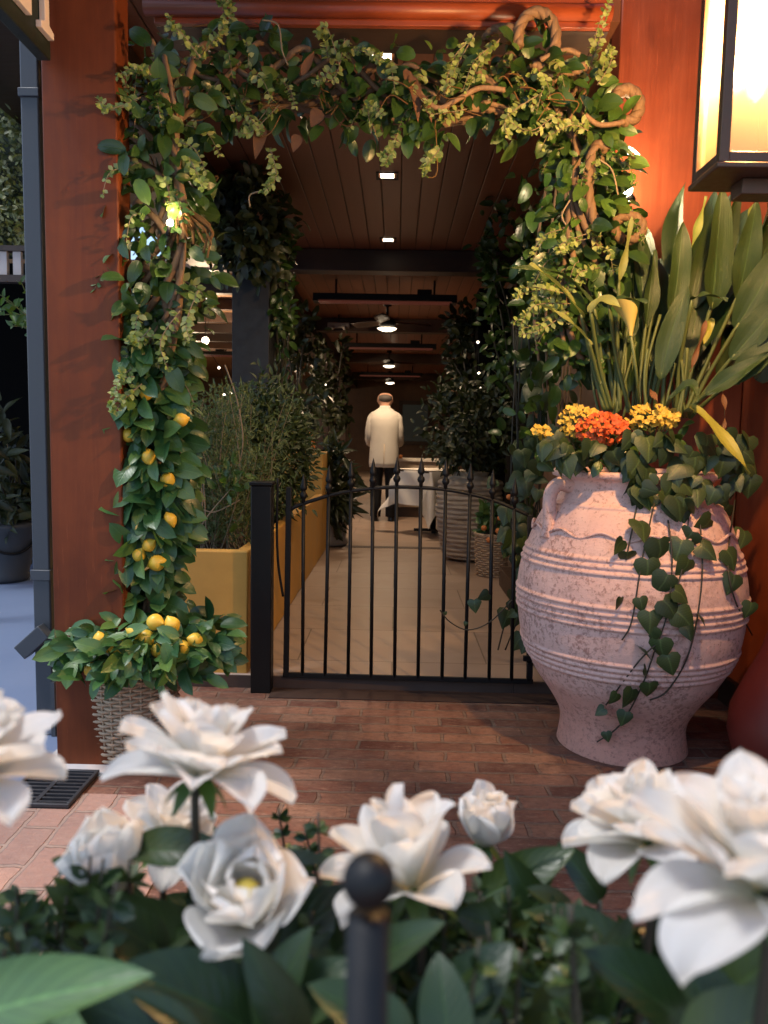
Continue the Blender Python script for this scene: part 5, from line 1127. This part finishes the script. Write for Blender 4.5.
# post stands in front of the trough wall
fp = P(369, 880, .345)
MB().tube([(fp.x, .345, 0), (fp.x, .345, fp.z - .018)], .0105, 14).build('shaft', 'black_iron', t)
MB().ball(fp, .0128, seg=24, rings=16).build('ball_finial', 'black_iron', t)
def flower(label, px, py, Y, R_, axis, layers, centre=False, seed=0, stem_to=None):
    r_ = np.random.default_rng(seed + 100); c = P(px, py, Y); ax = Vector(axis).normalized(); q = ax.to_track_quat('Z', 'Y').to_matrix()
    t = thing('white_flower', label, 'flower', tuple(c), 'white gardenia like flowers in the foreground planter')
    tip = 0 if layers in (CUP, BUD) else .1
    for li, (n, L, W, th0, th1, r0, z0) in enumerate(layers):
        off = r_.uniform(0, 6)
        for k in range(n):
            a = off + 2 * math.pi * k / n + r_.normal() * .13; l_ = L * R_ * r_.uniform(.88, 1.1); w_ = W * R_ * r_.uniform(.9, 1.12); a0 = R(th0 + r_.normal() * 6); a1 = R(th1 + r_.normal() * 9)
            er = Vector((math.cos(a), math.sin(a), 0)); ep = Vector((-math.sin(a), math.cos(a), 0)); ez = Vector((0, 0, 1)); cup = r_.uniform(.18, .42); p1, p2 = r_.uniform(0, 6, 2); sk = r_.normal() * .12
            nv = 12; rad = [r0 * R_]; hh = [z0 * R_]
            for i in range(nv):
                th = a0 + (a1 - a0) * ((i + .5) / nv) ** 1.2; rad.append(rad[-1] + math.sin(th) * l_ / nv); hh.append(hh[-1] + math.cos(th) * l_ / nv)
            def fn(u, v):
                i = min(int(round(v * nv)), nv); s_ = 2 * u - 1; th = a0 + (a1 - a0) * v ** 1.2
                wd = w_ * .5 * (.22 + .78 * math.sin(min(1, v / .68) * math.pi / 2)) * math.sqrt(max(0.0, 1 - max(0, (v - .5) / .5) ** (2.0 if tip else 2.8)) + .002) * (1 - tip * max(0, (v - .7) / .3))
                nin = er * (-math.cos(th)) + ez * math.sin(th)
                lip = .09 * w_ * math.sin(s_ * 3.5 + p1 + v * 3) * v ** 2 + .03 * w_ * math.sin(s_ * 8 + p2) * v ** 3 - .07 * w_ * (1 - abs(s_)) ** 3 * v
                p = er * rad[i] + ez * hh[i] + ep * (s_ * wd + sk * w_ * v * v) + nin * (cup * wd * s_ * s_ * 1.3 + lip * .8)
                return c + q @ p
            o = MB().grid(fn, 14, nv).build('petal', 'petal', t)
            m = o.modifiers.new('sub', 'SUBSURF'); m.levels = 1; m.render_levels = 1
    if centre:
        cm = MB()
        for k in range(26):
            d = Vector(r_.normal(size=3)) * .5 + Vector((0, 0, 1)); cm.tube([c + q @ (Vector((0, 0, .1 * R_))), c + q @ (d.normalized() * .5 * R_ * r_.uniform(.7, 1))], [.0012, .0022], 5)
        cm.ball(c + q @ Vector((0, 0, .42 * R_)), .2 * R_); cm.build('stamens', 'petal_yellow', t)
    b = Vector((c.x + r_.normal() * .01, max(.42, c.y + .03), .39)); MB().tube(smooth_path([c - ax * .1 * R_, c - ax * .5 * R_ + Vector((0, 0, -.03)), b], 6), .0036, 7).build('stem', 'dark_stem', t)
    sp_ = MB(); n = 5; ps = []; ds = []
    for k in range(n):
        a = k * 1.2566 + .4; d = q @ Vector((math.cos(a), math.sin(a), -.55)); ps.append(c - ax * .08 * R_); ds.append(d)
    sp_.leaves(T_POINT, ps, ds, [tuple(ax)] * n, R_ * .62, R_ * .26); sp_.build('sepal', 'leaf_mid', t)
    return t
OPEN = [(7, 1.3, .82, 74, 98, .06, -.1), (7, 1.18, .8, 56, 68, .06, .0), (7, 1.06, .64, 36, 44, .05, .05), (6, .94, .56, 16, 22, .04, .08), (5, .76, .44, 0, 8, .03, .12)]
SEMI = [(6, 1.1, .76, 60, 88, .07, -.08), (6, 1.15, .74, 34, 46, .07, 0), (6, 1.12, .66, 14, 22, .06, .03), (4, .9, .5, -2, 8, .04, .06)]
CUP = [(6, 1.16, 1.12, 50, 24, .12, -.05), (5, 1.08, 1.08, 38, 6, .11, 0), (5, .86, .86, 28, -4, .09, .03)]
BUD = [(5, 1.1, 1.0, 40, 2, .1, -.05), (5, 1.1, .9, 26, -6, .08, 0), (4, .95, .7, 12, -8, .05, .05)]
flower('large fully open white flower in front of the wicker basket', 200, 772, .6, .058, (.1, .16, 1), OPEN, seed=1)
flower('white cup shaped flower with a yellow centre, left of the fence post', 246, 908, .56, .054, (.12, -.6, 1), CUP, True, seed=2)
flower('shaded cream flower low at the left, half behind dark sprigs', 120, 885, .66, .06, (-.3, -.25, 1), BUD, seed=3)
flower('pale flower partly hidden under the large open one', 168, 842, .74, .052, (.3, -.2, 1), SEMI, seed=4)
flower('white half open flower just behind the fence post', 412, 884, .6, .066, (-.3, .1, 1), SEMI, seed=5)
flower('small white bud like flower right of centre, farthest back', 484, 842, .8, .056, (.08, -.1, 1), BUD, seed=6)
flower('layered white flower below the clay jar, left of the largest one', 645, 838, .6, .055, (-.3, .1, 1), OPEN, seed=7)
flower('largest and nearest white flower with drooping petals at the right edge', 764, 885, .4, .06, (-.1, .06, 1), OPEN, seed=8)
flower('white flower cut off by the left edge', -36, 772, .55, .06, (.15, .1, 1), OPEN, seed=9)
def cover():
    # big leaf plants
    def lf(mb, base, tip, wpx, Y0, Y1, nrm=(0, -.7, 1)):
        a, b = P(base[0], base[1], Y0), P(tip[0], tip[1], Y1); mb.leaves(T_BIG, [a], [b - a], [np.array(nrm) + rng.normal(size=3) * .15], (b - a).length, wpx * Y0 / F)
    specs = [('broad pale green leaf plant in the bottom left corner', 'leaf_varieg', [((-60, 1030), (96, 962), 74, .46, .42), ((-40, 1090), (60, 1030), 70, .44, .4), ((20, 1080), (115, 1000), 56, .5, .48)]),
             ('waxy dark leaved plant under the cup shaped flower', 'leaf_fore', [((235, 1000), (118, 900), 80, .62, .55), ((240, 985), (335, 890), 70, .62, .6), ((250, 1030), (150, 960), 90, .5, .46), ((240, 1040), (350, 960), 70, .52, .5), ((130, 850), (225, 845), 40, .66, .62), ((200, 1060), (90, 1000), 70, .46, .44), ((255, 1050), (290, 940), 60, .5, .5), ((170, 1050), (130, 940), 60, .55, .55), ((300, 1040), (255, 960), 50, .48, .46), ((250, 880), (320, 842), 24, .66, .62)]),
             ('waxy dark leaved plant under the half open flower', 'leaf_fore', [((420, 990), (330, 935), 60, .62, .58), ((440, 1000), (390, 905), 60, .62, .62), ((430, 1040), (500, 950), 70, .5, .5), ((410, 1050), (330, 980), 60, .46, .45), ((480, 900), (560, 850), 44, .75, .72), ((500, 930), (545, 860), 40, .74, .72), ((450, 1060), (440, 960), 60, .46, .48)]),
             ('waxy dark leaved plant under the largest flower on the right', 'leaf_fore', [((640, 980), (560, 900), 60, .64, .62), ((650, 1000), (700, 900), 70, .66, .62), ((700, 1040), (620, 950), 70, .5, .48), ((740, 1060), (700, 960), 80, .46, .46), ((720, 1000), (800, 930), 80, .5, .46), ((560, 960), (520, 870), 44, .72, .7), ((600, 900), (570, 850), 34, .75, .74), ((690, 1060), (780, 1000), 80, .44, .42)])]
    for lab, mt, L_ in specs:
        t = thing('waxy_leaf_plant' if mt == 'leaf_fore' else 'broad_leaf_plant', lab, 'plant', (float(P(L_[0][0][0], 900, .55).x), .6, .52)); mb = MB(); st = MB()
        for q in L_: lf(mb, *q); a = P(q[0][0], q[0][1], q[3]); st.tube([a, (a.x, max(a.y, .43), .39)], .003, 6)
        cx_ = np.mean([q[0][0] for q in L_])
        if mt == 'leaf_fore':
            for k in range(34):
                b = (cx_ + rng.normal() * 70, rng.uniform(930, 1080)); Y = rng.uniform(.55, .92); a_ = rng.uniform(0, 6.28); lf(mb, b, (b[0] + math.cos(a_) * 60, max(868 + rng.uniform(0, 30), b[1] - 50 + math.sin(a_) * 40)), rng.uniform(30, 55), Y, Y - .03)
        mb.build('foliage', mt, t); st.build('stem', 'dark_stem', t)
    # boxwood sprigs
    def box(label, x0, x1, top, n, Yr, L=.03):
        t = thing('boxwood_sprig', label, 'shrub', (float(P((x0 + x1) / 2, 900, .6).x), float(np.mean(Yr)), .52), 'boxwood sprigs among the white flowers'); mb, st = MB(), MB()
        for k in range(n):
            x = rng.uniform(x0, x1); Y = rng.uniform(*Yr); tp_ = P(x, top(x) + abs(rng.normal()) * 40, Y); b = Vector((tp_.x + rng.normal() * .03, min(.93, max(.42, Y + rng.normal() * .03)), .39))
            m = tp_.lerp(b, .45) + Vector((rng.normal() * .02, 0, 0)); pth = [b, m, tp_]
            spray(mb, st, pth, 17, L, T_SMALL, .52, .0022, .4, .35)
        mb.build('foliage', 'leaf_box', t); st.build('stem', 'dark_stem', t)
    box('dark boxwood sprigs at the left, in front of the sunlit bricks', -10, 130, lambda x: 822 + abs(x - 95) * .9, 22, (.5, .8))
    box('low boxwood sprigs under the large open flower', 190, 330, lambda x: 795 + abs(x - 280) * .4, 16, (.7, .9), .026)
    box('boxwood sprigs right of the fence post', 395, 530, lambda x: 870 + abs(x - 470) * .3, 20, (.55, .85), .026)
    box('thick boxwood sprigs below the layered flower', 470, 640, lambda x: 892 + abs(x - 560) * .3, 34, (.48, .75), .028)
    box('shaded boxwood sprigs at the bottom right corner', 610, 800, lambda x: 885 + abs(x - 680) * .3, 26, (.6, .9), .028)
    box('boxwood sprigs at the bottom left, behind the broad pale leaves', -30, 120, lambda x: 880, 18, (.6, .9), .03)
    box('boxwood sprigs at the centre between the cup flower and the fence post', 270, 420, lambda x: 900, 18, (.6, .92), .028)
cover()
for o in bpy.data.objects:
    if '_org' in o: del o['_org']
